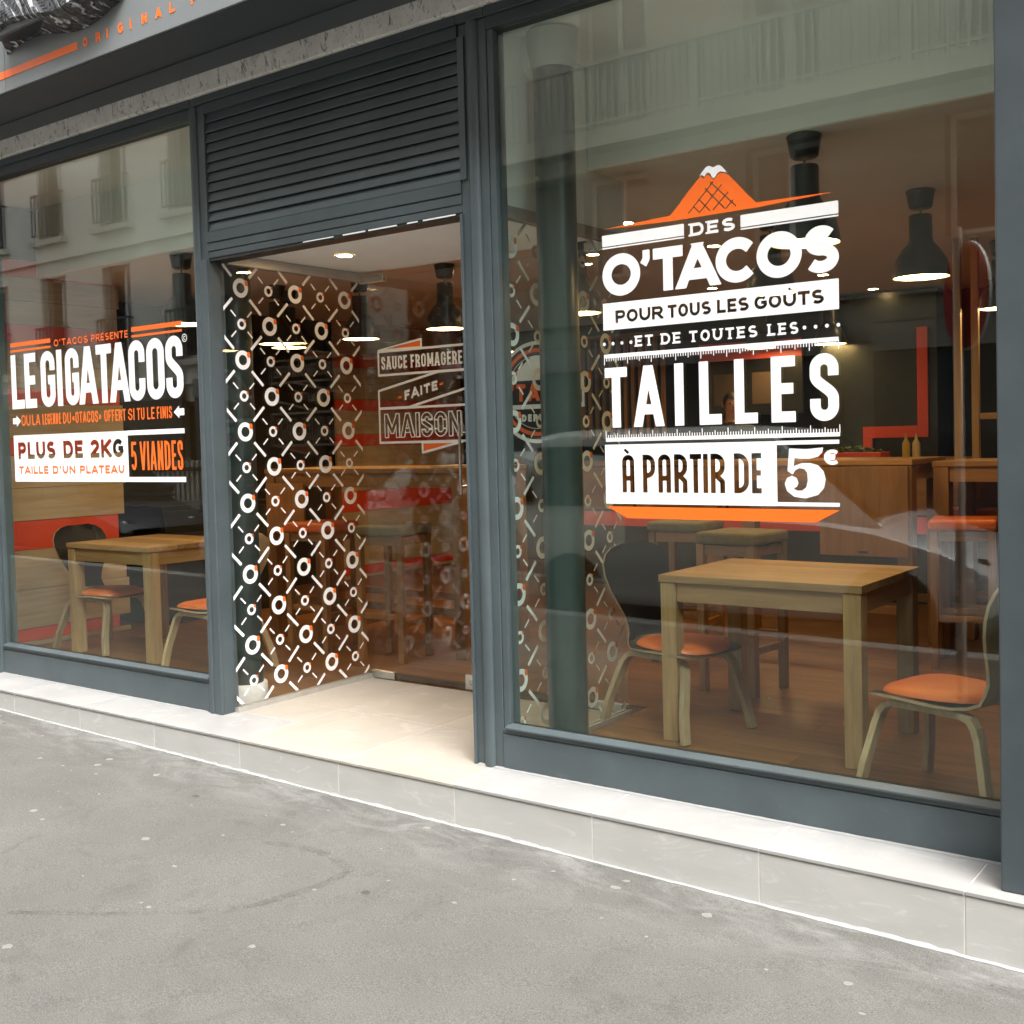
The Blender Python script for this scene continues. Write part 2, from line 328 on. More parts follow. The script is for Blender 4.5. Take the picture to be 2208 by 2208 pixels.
def copy_tree(o, parent=None):
    c = o.copy(); COL.objects.link(c); c.parent = parent
    for ch in o.children: copy_tree(ch, c)
    return c
def place(o, loc, rz=0): o.location = loc; o.rotation_euler = (0, 0, rz); return o

# ------------------------------------------------------------------ flat print: signed distance canvas + stroke alphabet
class Canvas:
    def __init__(s, x0, x1, z0, z1, res=0.002):
        s.x0, s.z0, s.res = x0, z0, res; s.nx = int(math.ceil((x1-x0)/res))+1; s.nz = int(math.ceil((z1-z0)/res))+1
        s.X = x0+np.arange(s.nx)*res; s.Z = z0+np.arange(s.nz)*res; s.F = np.full((s.nz, s.nx), 1.0)
    def win(s, a, b, c, d):
        i0 = max(0, int((a-s.x0)/s.res)-2); i1 = min(s.nx, int((b-s.x0)/s.res)+4); j0 = max(0, int((c-s.z0)/s.res)-2); j1 = min(s.nz, int((d-s.z0)/s.res)+4)
        return slice(j0, max(j0, j1)), slice(i0, max(i0, i1))
    def put(s, fn, bb, mode='add'):
        js, is_ = s.win(*bb); 
        if js.stop <= js.start or is_.stop <= is_.start: return s
        XX, ZZ = np.meshgrid(s.X[is_], s.Z[js]); f = fn(XX, ZZ)
        s.F[js, is_] = np.minimum(s.F[js, is_], f) if mode == 'add' else np.maximum(s.F[js, is_], -f); return s
    def rect(s, x0, x1, z0, z1, mode='add'):
        return s.put(lambda X, Z: np.maximum(np.maximum(x0-X, X-x1), np.maximum(z0-Z, Z-z1)), (x0-.01, x1+.01, z0-.01, z1+.01), mode)
    def seg(s, p, q, t, e0=0, e1=0, mode='add', clip=None):
        px, pz = p; qx, qz = q; L = math.hypot(qx-px, qz-pz) or 1e-9; dx, dz = (qx-px)/L, (qz-pz)/L
        def fn(X, Z):
            a = (X-px)*dx+(Z-pz)*dz; b = np.abs(-(X-px)*dz+(Z-pz)*dx)-t
            f = np.maximum(np.maximum(-e0-a, a-L-e1), b)
            if clip is not None: f = np.maximum(f, np.maximum(clip[0]-Z, Z-clip[1]))
            return f
        m = t+max(e0, e1)+.004
        return s.put(fn, (min(px, qx)-m, max(px, qx)+m, min(pz, qz)-m, max(pz, qz)+m), mode)
    def path(s, P, t, mode='add'):
        P = np.array(P, float); a = P.min(0)-t-.004; b = P.max(0)+t+.004
        def fn(X, Z):
            d = np.full(X.shape, 1.0)
            for (x1, z1), (x2, z2) in zip(P[:-1], P[1:]):
                L2 = (x2-x1)**2+(z2-z1)**2+1e-12; q = np.clip(((X-x1)*(x2-x1)+(Z-z1)*(z2-z1))/L2, 0, 1)
                d = np.minimum(d, np.hypot(X-x1-q*(x2-x1), Z-z1-q*(z2-z1)))
            f = d-t
            for (x1, z1), (x2, z2) in ((P[0], P[1]), (P[-1], P[-2])):          # flat terminals
                L = math.hypot(x2-x1, z2-z1)+1e-12; along = ((X-x1)*(x2-x1)+(Z-z1)*(z2-z1))/L
                f = np.where(np.hypot(X-x1, Z-z1) < 1.5*t, np.maximum(f, -along-t*.12), f)
            return f
        return s.put(fn, (a[0], b[0], a[1], b[1]), mode)
    def disc(s, x, z, r, mode='add', r2=None):
        def fn(X, Z):
            d = np.hypot(X-x, Z-z); f = d-r
            return np.maximum(f, r2-d) if r2 else f
        return s.put(fn, (x-r-.01, x+r+.01, z-r-.01, z+r+.01), mode)
    def poly(s, pts, mode='add'):
        P = np.array(pts, float); a = P.min(0); b = P.max(0)
        def fn(X, Z):
            ins = np.zeros(X.shape, bool); dist = np.full(X.shape, 1.0)
            for (x1, z1), (x2, z2) in zip(P, np.roll(P, -1, 0)):
                L2 = (x2-x1)**2+(z2-z1)**2+1e-12; t = np.clip(((X-x1)*(x2-x1)+(Z-z1)*(z2-z1))/L2, 0, 1)
                dist = np.minimum(dist, np.hypot(X-x1-t*(x2-x1), Z-z1-t*(z2-z1)))
                if z1 != z2:
                    c = ((z1 > Z) != (z2 > Z)) & (X < (x2-x1)*(Z-z1)/(z2-z1)+x1); ins ^= c
            return np.where(ins, -dist, dist)
        return s.put(fn, (a[0]-.01, b[0]+.01, a[1]-.01, b[1]+.01), mode)
    def mesh(s, name, to3):
        F = np.where(np.abs(s.F) < 1e-6, 1e-6, s.F); ins = F < 0
        full = ins[:-1, :-1] & ins[1:, :-1] & ins[:-1, 1:] & ins[1:, 1:]; anyi = ins[:-1, :-1] | ins[1:, :-1] | ins[:-1, 1:] | ins[1:, 1:]
        vs = []; fs = []; X, Z, r = s.X, s.Z, s.res
        for j in np.nonzero(full.any(1))[0]:
            row = np.concatenate(([0], full[j].astype(np.int8), [0])); d = np.diff(row)
            for a, b in zip(np.nonzero(d == 1)[0], np.nonzero(d == -1)[0]):
                o = len(vs); vs += [(X[a], Z[j]), (X[b], Z[j]), (X[b], Z[j+1]), (X[a], Z[j+1])]; fs.append((o, o+1, o+2, o+3))
        for j, i in zip(*np.nonzero(anyi & ~full)):
            c = ((i, j), (i+1, j), (i+1, j+1), (i, j+1)); pts = []
            for k in range(4):
                (ia, ja), (ib, jb) = c[k], c[(k+1) % 4]; fa, fb = F[ja, ia], F[jb, ib]
                if fa < 0: pts.append((X[ia], Z[ja]))
                if (fa < 0) != (fb < 0):
                    t = fa/(fa-fb); pts.append((X[ia]+t*(X[ib]-X[ia]), Z[ja]+t*(Z[jb]-Z[ja])))
            if len(pts) >= 3: o = len(vs); vs += pts; fs.append(tuple(range(o, o+len(pts))))
        me = bpy.data.meshes.new(name); me.from_pydata([to3(*p) for p in vs], [], fs); me.update(); return me
    def build(s, name, mat, parent, to3, label=None):
        me = s.mesh(name, to3); me.materials.append(M[mat]); o = bpy.data.objects.new(name, me); COL.objects.link(o); o.parent = parent
        if label: o['label'] = label
        return o

RELW = {'I': 0, 'M': 1.28, 'T': .9, 'L': .78, 'E': .8, 'F': .78, 'S': .92, 'A': 1.06, ' ': .42, "'": .34, '«': .75, '»': .75, 'V': 1.05, 'N': 1.0, 'P': .9, 'R': .95, '2': .9, '5': .9, 'K': .98}
BASE = {'É': ('E', 'acute'), 'È': ('E', 'grave'), 'À': ('A', 'grave'), 'Û': ('U', 'circ')}
def glyph(ch, W, h, t, cond):
    """strokes in a centre-line box: ('l',p,q,e0,e1) straight, ('p',[pts]) curve"""
    cw, chh = max(W-2*t, 0), h-2*t; out = []
    rx = cw/2; ry = min(rx*1.0, chh/2) if cond else chh/2
    l = lambda x0, y0, x1, y1, e0=1, e1=1: out.append(('l', (x0, y0), (x1, y1), e0*t, e1*t))
    def arc(cx, cy_, ax, ay, a0, a1):
        n = max(6, int(abs(a1-a0)/9)); out.append(('p', [(cx+ax*math.cos(math.radians(a0+(a1-a0)*k/n)), cy_+ay*math.sin(math.radians(a0+(a1-a0)*k/n))) for k in range(n+1)]))
    def bez(*P):
        P = [np.array(p) for p in P]; pts = []
        for k in range(15):
            u = k/14; pts.append(tuple((1-u)**3*P[0]+3*(1-u)**2*u*P[1]+3*(1-u)*u*u*P[2]+u**3*P[3]))
        out.append(('p', pts))
    if ch == 'I': l(cw/2, 0, cw/2, chh)
    elif ch == 'L': l(0, 0, 0, chh); l(0, 0, cw, 0)
    elif ch == 'E': l(0, 0, 0, chh); l(0, 0, cw, 0); l(0, chh, cw, chh); l(0, chh*.51, cw*.86, chh*.51)
    elif ch == 'F': l(0, 0, 0, chh); l(0, chh, cw, chh); l(0, chh*.5, cw*.82, chh*.5)
    elif ch == 'T': l(cw/2, 0, cw/2, chh); l(0, chh, cw, chh)
    elif ch == 'A':
        if cond == 2: l(0, 0, 0, chh-ry, 1, .1); l(cw, 0, cw, chh-ry, 1, .1); arc(rx, chh-ry, rx, ry, 0, 180); l(0, chh*.36, cw, chh*.36)
        else: l(-t*.2, 0, cw/2-t*.25, chh, 1.6, 1.6); l(cw+t*.2, 0, cw/2+t*.25, chh, 1.6, 1.6); l(cw*.2, chh*.24, cw*.8, chh*.24, 0, 0)
    elif ch == 'V': l(-t*.2, chh, cw/2-t*.25, 0, 1.6, 1.6); l(cw+t*.2, chh, cw/2+t*.25, 0, 1.6, 1.6)
    elif ch == 'N': l(0, 0, 0, chh); l(cw, 0, cw, chh); l(0, chh, cw, 0, .6, .6)
    elif ch == 'M': l(0, 0, 0, chh); l(cw, 0, cw, chh); l(0, chh, cw/2, chh*.18, .5, .6); l(cw, chh, cw/2, chh*.18, .5, .6)
    elif ch == 'O':
        arc(rx, chh-ry, rx, ry, 0, 180); arc(rx, ry, rx, ry, 180, 360)
        if cond: l(0, ry, 0, chh-ry, .1, .1); l(cw, ry, cw, chh-ry, .1, .1)
    elif ch == 'U': arc(rx, ry if cond else rx, rx, ry if cond else rx, 180, 360); yy = ry if cond else rx; l(0, yy, 0, chh, .1, 1); l(cw, yy, cw, chh, .1, 1)
    elif ch == 'C':
        if cond: arc(rx, chh-ry, rx, ry, 0, 180); arc(rx, ry, rx, ry, 180, 360); l(0, ry, 0, chh-ry, .1, .1); l(cw, chh-ry, cw, chh*.66, .1, 0); l(cw, ry, cw, chh*.34, .1, 0)
        else: arc(rx*1.12, chh/2, rx*1.12, ry, 42, 318)
    elif ch == 'G':
        if cond: arc(rx, chh-ry, rx, ry, 0, 180); arc(rx, ry, rx, ry, 180, 360); l(0, ry, 0, chh-ry, .1, .1); l(cw, chh-ry, cw, chh*.68, .1, 0); l(cw, ry, cw, chh*.48, .1, 1); l(cw*.5, chh*.48, cw, chh*.48, 0, 1)
        else: arc(rx*1.08, chh/2, rx*1.08, ry, 45, 345); l(cw, chh*.25, cw, chh*.48, 0, 1); l(cw*.55, chh*.48, cw, chh*.48, 0, 1)
    elif ch == 'S':
        if cond:
            arc(rx, chh-ry, rx, ry, 0, 180); arc(rx, ry, rx, ry, 0, -180); l(cw, chh-ry, cw, chh*.70, .1, 0); l(0, ry, 0, chh*.30, .1, 0)
            l(0, chh-ry, 0, chh*.70, .1, .1); l(cw, ry, cw, chh*.30, .1, .1); bez((0, chh*.70), (0, chh*.56), (cw, chh*.46), (cw, chh*.30))
        else: arc(rx, chh*.75, rx*.92, chh*.25, 38, 262); arc(rx, chh*.25, rx, chh*.25, 98, -142)
    elif ch in 'PR':
        yb = chh*.44 if ch == 'P' else chh*.46; q = (chh-yb)/2; ax = min(q, cw*.75)
        l(0, 0, 0, chh); l(0, chh, cw-ax, chh, 1, .1); l(0, yb, cw-ax, yb, 1, .1)
        if cond and ax < q: ax = min(cw*.75, q); out.append(('p', [(cw-ax+ax*math.cos(math.radians(a)), chh-ax+ax*math.sin(math.radians(a))) for a in range(90, -1, -9)])); l(cw, chh-ax, cw, yb+ax, .1, .1); out.append(('p', [(cw-ax+ax*math.cos(math.radians(a)), yb+ax+ax*math.sin(math.radians(a))) for a in range(0, -91, -9)]))
        else: arc(cw-ax, (chh+yb)/2, ax, q, -90, 90)
        if ch == 'R':
            if cond: l(cw-ax, yb, cw, yb-ax*.9, 0, .3); l(cw, yb-ax*.9, cw, 0, .3, 1)
            else: l(cw*.5, yb, cw, 0, 0, 1.4)
    elif ch == 'D':
        ax = min(chh/2, cw*.85); l(0, 0, 0, chh); l(0, chh, cw-ax, chh, 1, .1); l(0, 0, cw-ax, 0, 1, .1)
        arc(cw-ax, chh-ax, ax, ax, 0, 90); arc(cw-ax, ax, ax, ax, -90, 0)
        if chh > 2*ax: l(cw, ax, cw, chh-ax, .1, .1)
    elif ch == 'K': l(0, 0, 0, chh); l(t*.4, chh*.42, cw, chh, 0, 1.4); l(cw*.28, chh*.56, cw, 0, 0, 1.4)
    elif ch == '2':
        q = min(rx, chh*.28); arc(rx, chh-q, rx, q, 165, -10); bez((cw*.985, chh-q*1.2), (cw*.95, chh*.5), (cw*.3, chh*.28), (0, 0)); l(0, 0, cw, 0)
    elif ch == '5':
        q = chh*.32; l(cw*.10, chh, cw*.95, chh, 1, 1); l(cw*.10, chh, cw*.06, chh*.52, 0, 0); arc(cw*.46, q, cw*.54, q, 150, -150)
        bez((cw*.06, chh*.5), (cw*.2, chh*.62), (cw*.35, chh*.655), (cw*.46, chh*.64))
    elif ch == "'": l(cw/2, chh*.86, cw/2, chh, 0.2, 1); l(cw/2, chh*.86, cw/2-t*.9, chh*.70, .2, 0)
    elif ch == '«': 
        for dx in (0, cw*.55): l(dx+cw*.4, chh*.62, dx, chh*.42, .2, .2); l(dx, chh*.42, dx+cw*.4, chh*.22, .2, .2)
    elif ch == '»':
        for dx in (0, cw*.55): l(dx, chh*.62, dx+cw*.4, chh*.42, .2, .2); l(dx+cw*.4, chh*.42, dx, chh*.22, .2, .2)
    elif ch == '€': arc(rx*1.15, chh/2, rx*1.1, ry, 48, 312); l(-t*.8, chh*.60, cw*.8, chh*.60, 0, 0); l(-t*.8, chh*.40, cw*.75, chh*.40, 0, 0)
    return out
def text(cv, s, x0, x1, z0, h, t, cond=0, gap=None, serif=0, mode='add', shear=0.0, relw=RELW):
    gap = t*1.1 if gap is None else gap
    rel = lambda c: relw.get(BASE.get(c, (c,))[0], 1.0)
    fixed = sum(2*t+(2*serif if serif and False else 0) for c in s if c == 'I')+gap*(len(s)-1); tot = sum(rel(c) for c in s if c != 'I')
    u = (x1-x0-fixed)/max(tot, 1e-6); x = x0; lay = []
    for c in s:
        wd = 2*t if c == 'I' else rel(c)*u; lay.append((c, x, wd)); x += wd+gap
    for c, gx, wd in lay:
        if c == ' ': continue
        b, acc = BASE.get(c, (c, None)); zz = z0+shear*(gx+wd/2-x0)
        ox, oz = gx+t, zz+t; clip = (zz, zz+h)
        T = lambda p: (ox+p[0], oz+p[1]+shear*(p[0]-wd/2+t))
        if abs(shear) > 0: clip = (zz-.02, zz+h+.02)
        for st in glyph(b, wd, h, t, cond):
            if st[0] == 'l':
                _, p, q, e0, e1 = st; cv.seg(T(p), T(q), t, e0, e1, mode, clip)
                if serif and abs(q[0]-p[0]) < .6*abs(q[1]-p[1]):
                    for e in (p, q):
                        for yy in (0, h-2*t):
                            if abs(e[1]-yy) < 1e-6:
                                ex, ez = T(e); st_ = t*.62; zc = zz+st_ if yy == 0 else zz+h-st_
                                cv.rect(ex-t-serif, ex+t+serif, zc-st_, zc+st_, mode)
            else:
                cv.path([T(p) for p in st[1]], t, mode)
        xm = gx+wd/2
        if acc == 'acute': cv.seg((xm-t*.3, zz+h+t*.7), (xm+t*1.6, zz+h+t*2.2), t*.55, 0, 0, mode)
        if acc == 'grave': cv.seg((xm+t*.3, zz+h+t*.7), (xm-t*1.6, zz+h+t*2.2), t*.55, 0, 0, mode)
        if acc == 'circ': cv.seg((xm-t*1.7, zz+h+t*.8), (xm, zz+h+t*2.3), t*.5, 0, t*.3, mode); cv.seg((xm+t*1.7, zz+h+t*.8), (xm, zz+h+t*2.3), t*.5, 0, t*.3, mode)

# ================================================================== SETTING: ground
def zpav(x, y): return -0.118-0.0149*(x+6.26)-0.018*(-0.276-y)
def sheet(name, mat, x0, x1, y0, y1, fz, n=24, **kw):
    mb = MB(); xs = np.linspace(x0, x1, n+1); ys = np.linspace(y0, y1, n+1)
    vs = [(x, y, fz(x, y)) for y in ys for x in xs]
    mb.add(vs, [(j*(n+1)+i, j*(n+1)+i+1, (j+1)*(n+1)+i+1, (j+1)*(n+1)+i) for j in range(n) for i in range(n)])
    return tag(mb.build(name, mat), **kw)
sheet('pavement', 'asphalt', -60, 40, -4.55, 0.0, zpav, 20, kind='structure')
plain('road_asphalt', (0.075, 0.073, 0.07), 0.9, 0.15, 4, 0.4, 120)
plain('kerb_stone', (0.30, 0.29, 0.27), 0.85, 0.12, 5, 0.3, 60)
sheet('road', 'road_asphalt', -60, 40, -9.3, -4.6, lambda x, y: zpav(x, -4.55)-0.13, 8, kind='structure')
sheet('ground', 'road_asphalt', -200, 200, -200, 60, lambda x, y: -1.6, 2, kind='structure')
sheet('far_pavement', 'asphalt', -60, 40, -10.6, -9.45, lambda x, y: zpav(x, -4.55)-0.0, 8, kind='structure')
for y0, y1, nm in ((-4.72, -4.52, 'kerb'), (-9.47, -9.28, 'far_kerb')):
    kb = MB()
    A, B = -60, 40
    vs = [(x, y, zpav(x, -4.55)+dz) for x in (A, B) for y in (y0, y1) for dz in (-0.3, 0.004)]
    kb.add(vs, [(0, 1, 3, 2), (4, 6, 7, 5), (0, 4, 5, 1), (2, 3, 7, 6), (0, 2, 6, 4), (1, 5, 7, 3)]); tag(kb.build(nm, 'kerb_stone', bevel=0.012), kind='structure')

# chewing-gum spots, chips and the curved tyre marks on the asphalt
def blob(mb, x, y, r, dz=0.0007):
    n = 9; pts = [(x+r*(0.75+0.5*random.random())*math.cos(2*PI*k/n), y+r*0.85*(0.7+0.5*random.random())*math.sin(2*PI*k/n)) for k in range(n)]
    mb.add([(a, b, zpav(a, b)+dz) for a, b in pts], [tuple(range(n))])
gum = MB(); gum2 = MB()
for k in range(120):
    x = random.uniform(-7.5, -0.2); y = random.uniform(-2.6, -0.34)
    if random.random() < 0.25: y = random.uniform(-0.8, -0.32)
    blob(gum if random.random() < .86 else gum2, x, y, random.choice((.005, .006, .007, .009, .011, .014, .019)))
plain('gum', (0.175, 0.171, 0.154), 0.8, 0.15, 60); plain('gum_dark', (0.05, 0.049, 0.046), 0.8, 0.15, 60)
tag(gum.build('chewing_gum_spots', 'gum', fix=False), 'pale flattened gum spots and paint drips scattered over the pavement', 'gum', kind='stuff')
tag(gum2.build('dark_spots', 'gum_dark', fix=False), 'small dark spots scattered over the pavement', 'stain', kind='stuff')
def track(pts, hw, dz=0.0022):
    P = [Vector((a, b, 0)) for a, b in pts]; Q = []
    for i in range(len(P)-1):
        p0, p1, p2, p3 = P[max(i-1, 0)], P[i], P[i+1], P[min(i+2, len(P)-1)]
        for k in range(10):
            u = k/10; Q.append(0.5*((2*p1)+(-p0+p2)*u+(2*p0-5*p1+4*p2-p3)*u*u+(-p0+3*p1-3*p2+p3)*u**3))
    Q.append(P[-1]); mb = MB(); vs = []
    for i, q in enumerate(Q):
        d = (Q[min(i+1, len(Q)-1)]-Q[max(i-1, 0)]).normalized(); nrm = Vector((-d.y, d.x, 0)); ww = hw*(0.7+0.5*random.random())*min(1, 0.25+i/6, 0.25+(len(Q)-1-i)/6)
        for s in (-1, 1):
            c = q+nrm*ww*s; vs.append((c.x, c.y, zpav(c.x, c.y)+dz))
    mb.add(vs, [(2*i, 2*i+1, 2*i+3, 2*i+2) for i in range(len(Q)-1)]); return mb
def ground_pt(px, py):
    d = rt*((px-1104)/F_PX)+up*(-(py-1043)/F_PX)+fw
    z = -0.2
    for _ in range(6): t = (z-CAM_POS.z)/d.z; p = CAM_POS+d*t; z = zpav(p.x, p.y)
    return (p.x, p.y)
arc_px = [(565, 1817), (640, 1826), (700, 1842), (742, 1868), (748, 1880), (700, 1906), (640, 1926), (560, 1950), (470, 1968), (430, 1988)]
tag(track([ground_pt(*p) for p in arc_px], 0.022).build('curved_tyre_mark', 'tyre_mark', fix=False), 'dark curved scuff mark drawn across the pavement in a hook', 'stain')
tag(track([ground_pt(*p) for p in ((0, 1968), (120, 1970), (260, 1972), (400, 1968), (470, 1966))], 0.016).build('straight_tyre_mark', 'tyre_mark', fix=False), 'faint dark scuff line running in from the left', 'stain')
tag(track([ground_pt(*p) for p in ((0, 1845), (40, 1822), (70, 1806), (100, 1802))], 0.014).build('short_tyre_mark', 'tyre_mark', fix=False), 'short faint scuff curve at far left of the pavement', 'stain')

# ------------------------------------------------------------------ tiled entrance step
YF = -0.276; JX = [-8.06+0.65*k for k in range(14)]          # joints: ..., -6.11, -5.46, ..., -0.91
step = empty('entrance_step', (-3.8, 0, 0), kind='structure', label='long low step of pale tiles in front of the shop')
step.location = (0, 0, 0)
sb = MB(); sb.box(-8.06, 0.39, YF+0.0062, 0.10, -0.5, -0.0016); sb.box(-4.60, -2.84, 0.10, 1.075, -0.5, -0.0016); sb.build('step_core', 'grout', step)
g = 0.0022
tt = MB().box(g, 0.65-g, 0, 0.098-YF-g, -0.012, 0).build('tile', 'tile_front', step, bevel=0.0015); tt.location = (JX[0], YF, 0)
for x in JX[1:-1]:
    if -4.9 < x < -2.5: continue
    o = tt.copy(); COL.objects.link(o); o.parent = step; o.location = (x, YF, 0)
for x in (-4.81, -4.16, -3.51, -2.86):                # the entrance row runs on between the posts
    xa, xb = x, x+0.65
    ya = 0.40 if -4.6 < x and xb < -2.8 else 0.098
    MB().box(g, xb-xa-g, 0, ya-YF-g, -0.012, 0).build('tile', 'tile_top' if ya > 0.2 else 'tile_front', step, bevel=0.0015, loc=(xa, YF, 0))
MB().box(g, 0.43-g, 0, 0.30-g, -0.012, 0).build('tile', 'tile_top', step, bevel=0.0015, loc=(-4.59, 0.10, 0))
for x in (-4.81, -4.16, -3.51, -2.86):
    xa, xb = max(x, -4.59), min(x+0.65, -2.852)
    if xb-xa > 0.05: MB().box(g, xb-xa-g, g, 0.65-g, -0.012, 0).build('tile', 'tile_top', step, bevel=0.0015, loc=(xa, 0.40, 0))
rv = MB()
for i, x in enumerate(JX[:-1]):
    zb = zpav(x+0.3, YF)-0.06
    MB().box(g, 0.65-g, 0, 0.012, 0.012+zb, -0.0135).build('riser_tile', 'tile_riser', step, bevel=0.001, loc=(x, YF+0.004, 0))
ck = MB(); vs = []; n = 260
for i in range(n+1):
    x = -8.06+8.4*i/n; a = 0.006+0.006*random.random()*(0.5+0.5*math.sin(x*3.1))+0.004*random.random(); b = 0.004+0.010*random.random()*abs(math.sin(x*1.7+0.6*math.sin(x*5)))
    vs += [(x, YF+0.004, zpav(x, YF)+b), (x, YF-a, zpav(x, YF-a)+0.003), (x, YF-a, zpav(x, YF)-0.03)]
ck.add(vs, [(3*i+k, 3*i+k+1, 3*i+4+k, 3*i+3+k) for i in range(n) for k in (0, 1)]); ck.build('mortar_bead', 'caulk', step)
ck2 = MB(); vs = []
for i in range(n+1):
    x = -6.8+6.0*i/n; b = 0.006+0.004*random.random(); vs += [(x, 0.004, 0.004+b*0.3), (x, -0.006-b, 0.001)]
ok = lambda x: x < -4.74 or x > -2.95
ck2.add(vs, [(2*i, 2*i+1, 2*i+3, 2*i+2) for i in range(n) if ok(-6.8+6.0*i/n)]); ck2.build('sealant_bead', 'caulk', step)

# ------------------------------------------------------------------ room shell
XW0, XW1, YB, ZC, ZS = -8.25, 0.30, 6.80, 2.60, 3.07
floor = empty('floor', kind='structure', label='warm brown plank floor of the restaurant')
fb = MB(); fb.box(XW0, -4.60, 0.10, YB, -0.3, -0.012); fb.box(-2.84, XW1, 0.10, YB, -0.3, -0.012); fb.box(-4.60, -2.84, 1.075, YB, -0.3, -0.012); fb.build('subfloor', 'dark_wall', floor)
PW = 0.19; pl = MB().box(0.0008, 1.3-0.0008, 0.0008, PW-0.0008, -0.012, -0.002).mesh('floor_plank'); pl.materials.append(M['floor_wood'])
cnt = 0; row = 0; y = 0.10
def in_room(x0, x1, y0, y1): return not (x1 > -4.60 and x0 < -2.84 and y0 < 1.075)
rest = MB()
while y < YB-0.05:
    x = XW0-((row*0.47) % 1.3)
    while x < XW1:
        x0, x1 = max(x, XW0), min(x+1.3, XW1)
        spans = [(x0, x1)]
        if y < 1.06: spans = [(a, b) for a, b in ((x0, min(x1, -4.60)), (max(x0, -2.84), x1)) if b-a > 0.02]
        for a, b in spans:
            full = abs(b-a-1.3) < 1e-3
            if full: o = bpy.data.objects.new('floor_plank', pl); COL.objects.link(o); o.parent = floor; o.location = (a, y, 0)
            else: o = MB().box(0.0008, b-a-0.0008, 0.0008, PW-0.0008, -0.012, -0.002).build('floor_plank', 'floor_wood', floor, loc=(a, y, 0))
            cnt += 1
        x += 1.3
    y += PW; row += 1
ceil = empty('ceiling', kind='structure', label='flat plastered ceiling with a dropped bulkhead along the windows')
cb = MB(); cb.box(XW0, XW1, 0.80, YB, ZC, 3.6); cb.build('ceiling_slab', 'ceiling_paint', ceil)
MB().box(XW0, -4.62, 0.775, 0.798, ZC-0.0, ZS).box(-2.83, XW1, 0.775, 0.798, ZC, ZS).build('bulkhead_face', 'white_paint', ceil)
MB().box(XW0, XW1, 0.085, 0.798, ZS, 3.6).build('window_soffit', 'white_paint', ceil)
MB().box(-4.615, -2.835, 0.11, 1.10, 2.345, ZS-0.003).build('entrance_box', 'white_paint', ceil)
tag(MB().box(XW0-0.25, XW0, 0.1, YB, -0.2, 3.6).build('wall_left', 'dark_wall'), kind='structure')
tag(MB().box(XW1, XW1+0.25, 0.1, YB, -0.2, 3.6).build('wall_right', 'dark_wall'), kind='structure')
tag(MB().box(XW0-0.25, XW1+0.25, YB, YB+0.25, -0.2, 3.6).build('wall_back', 'dark_wall'), kind='structure')
tag(MB().box(-60, -7.52, 0.0, 0.35, -0.8, 3.12).box(-7.52, -6.862, 0.0, 0.10, -0.8, 3.12).box(0.36, 40, 0.0, 0.35, -0.8, 3.12).build('street_wall', 'opp_stone'), kind='structure')

# striped wall cladding: pale boards and red bands, one board each
clad = empty('plank_wall', label='wall of pale wood boards striped with red bands behind the left tables', cat='wall')
REDS = [(0.035, 0.125), (0.677, 0.883), (1.345, 1.465), (1.702, 1.814), (2.132, 2.257), (2.586, 2.707)]
def cladding(xf, y0, y1, parent):
    z = 0.0; k = 0
    edges = []
    for a, b in REDS: 
        if a > z+0.01: edges.append((z, a, 0))
        edges.append((a, b, 1)); z = b
    for a, b, red in edges:
        n = 1 if b-a < 0.30 else 2
        for q in range(n):
            za, zb = a+(b-a)*q/n, a+(b-a)*(q+1)/n
            e = y1-(0.07 if red and k % 3 else 0.0)-0.02*(k % 2)
            MB().box(0, 0.030 if not red else 0.024, 0.002, e-y0-0.002, 0.0015, zb-za-0.0015).build('red_board' if red else 'board', 'red_paint' if red else 'pale_wood', parent, bevel=0.002, loc=(xf-0.03, y0, za)); k += 1
cladding(-7.45, 0.12, 1.43, clad)
MB().box(-8.24, -7.482, 0.12, 1.33, 0.0, 2.58).build('stud_wall', 'dark_wall', clad)
MB().box(-7.50, -7.452, 0.12, 1.40, 2.712, 3.06).build('upper_panel', 'dark_wall', clad)
clad2 = empty('plank_wall', label='deeper stretch of the red striped board wall seen through the glass door', cat='wall')
cladding(-8.10, 4.30, 6.3, clad2); clad2['group'] = clad['group'] = 'striped board walls'
MB().box(-8.24, -8.132, 4.30, 6.3, 0, 2.58).build('backing', 'dark_wall', clad2)

# ------------------------------------------------------------------ own building above the shop
bld = empty('shop_building', label='stone building whose ground floor holds the shop', cat='building')
MB().box(-14, 8, 0.02, 0.4, 3.62, 16).build('upper_wall', 'opp_stone', bld)
MB().box(-14, 8, 0.4, 9, 3.62, 3.9).build('floor_slab', 'opp_stone', bld)
MB().box(-14, 8, 8.7, 9.0, -0.5, 3.6).box(-14, XW0-0.26, 0.36, 8.69, -0.5, 3.6).box(XW1+0.26, 8, 0.36, 8.69, -0.5, 3.6).build('party_wall', 'opp_stone', bld)
MB().box(-14, 8, -0.035, 0.08, 3.116, 3.22).build('lintel', 'grimy_stone', bld, bevel=0.004)
MB().box(-14, 8, -0.02, 0.08, 3.2205, 3.62).build('concealed_wall', 'frame_dark', bld)

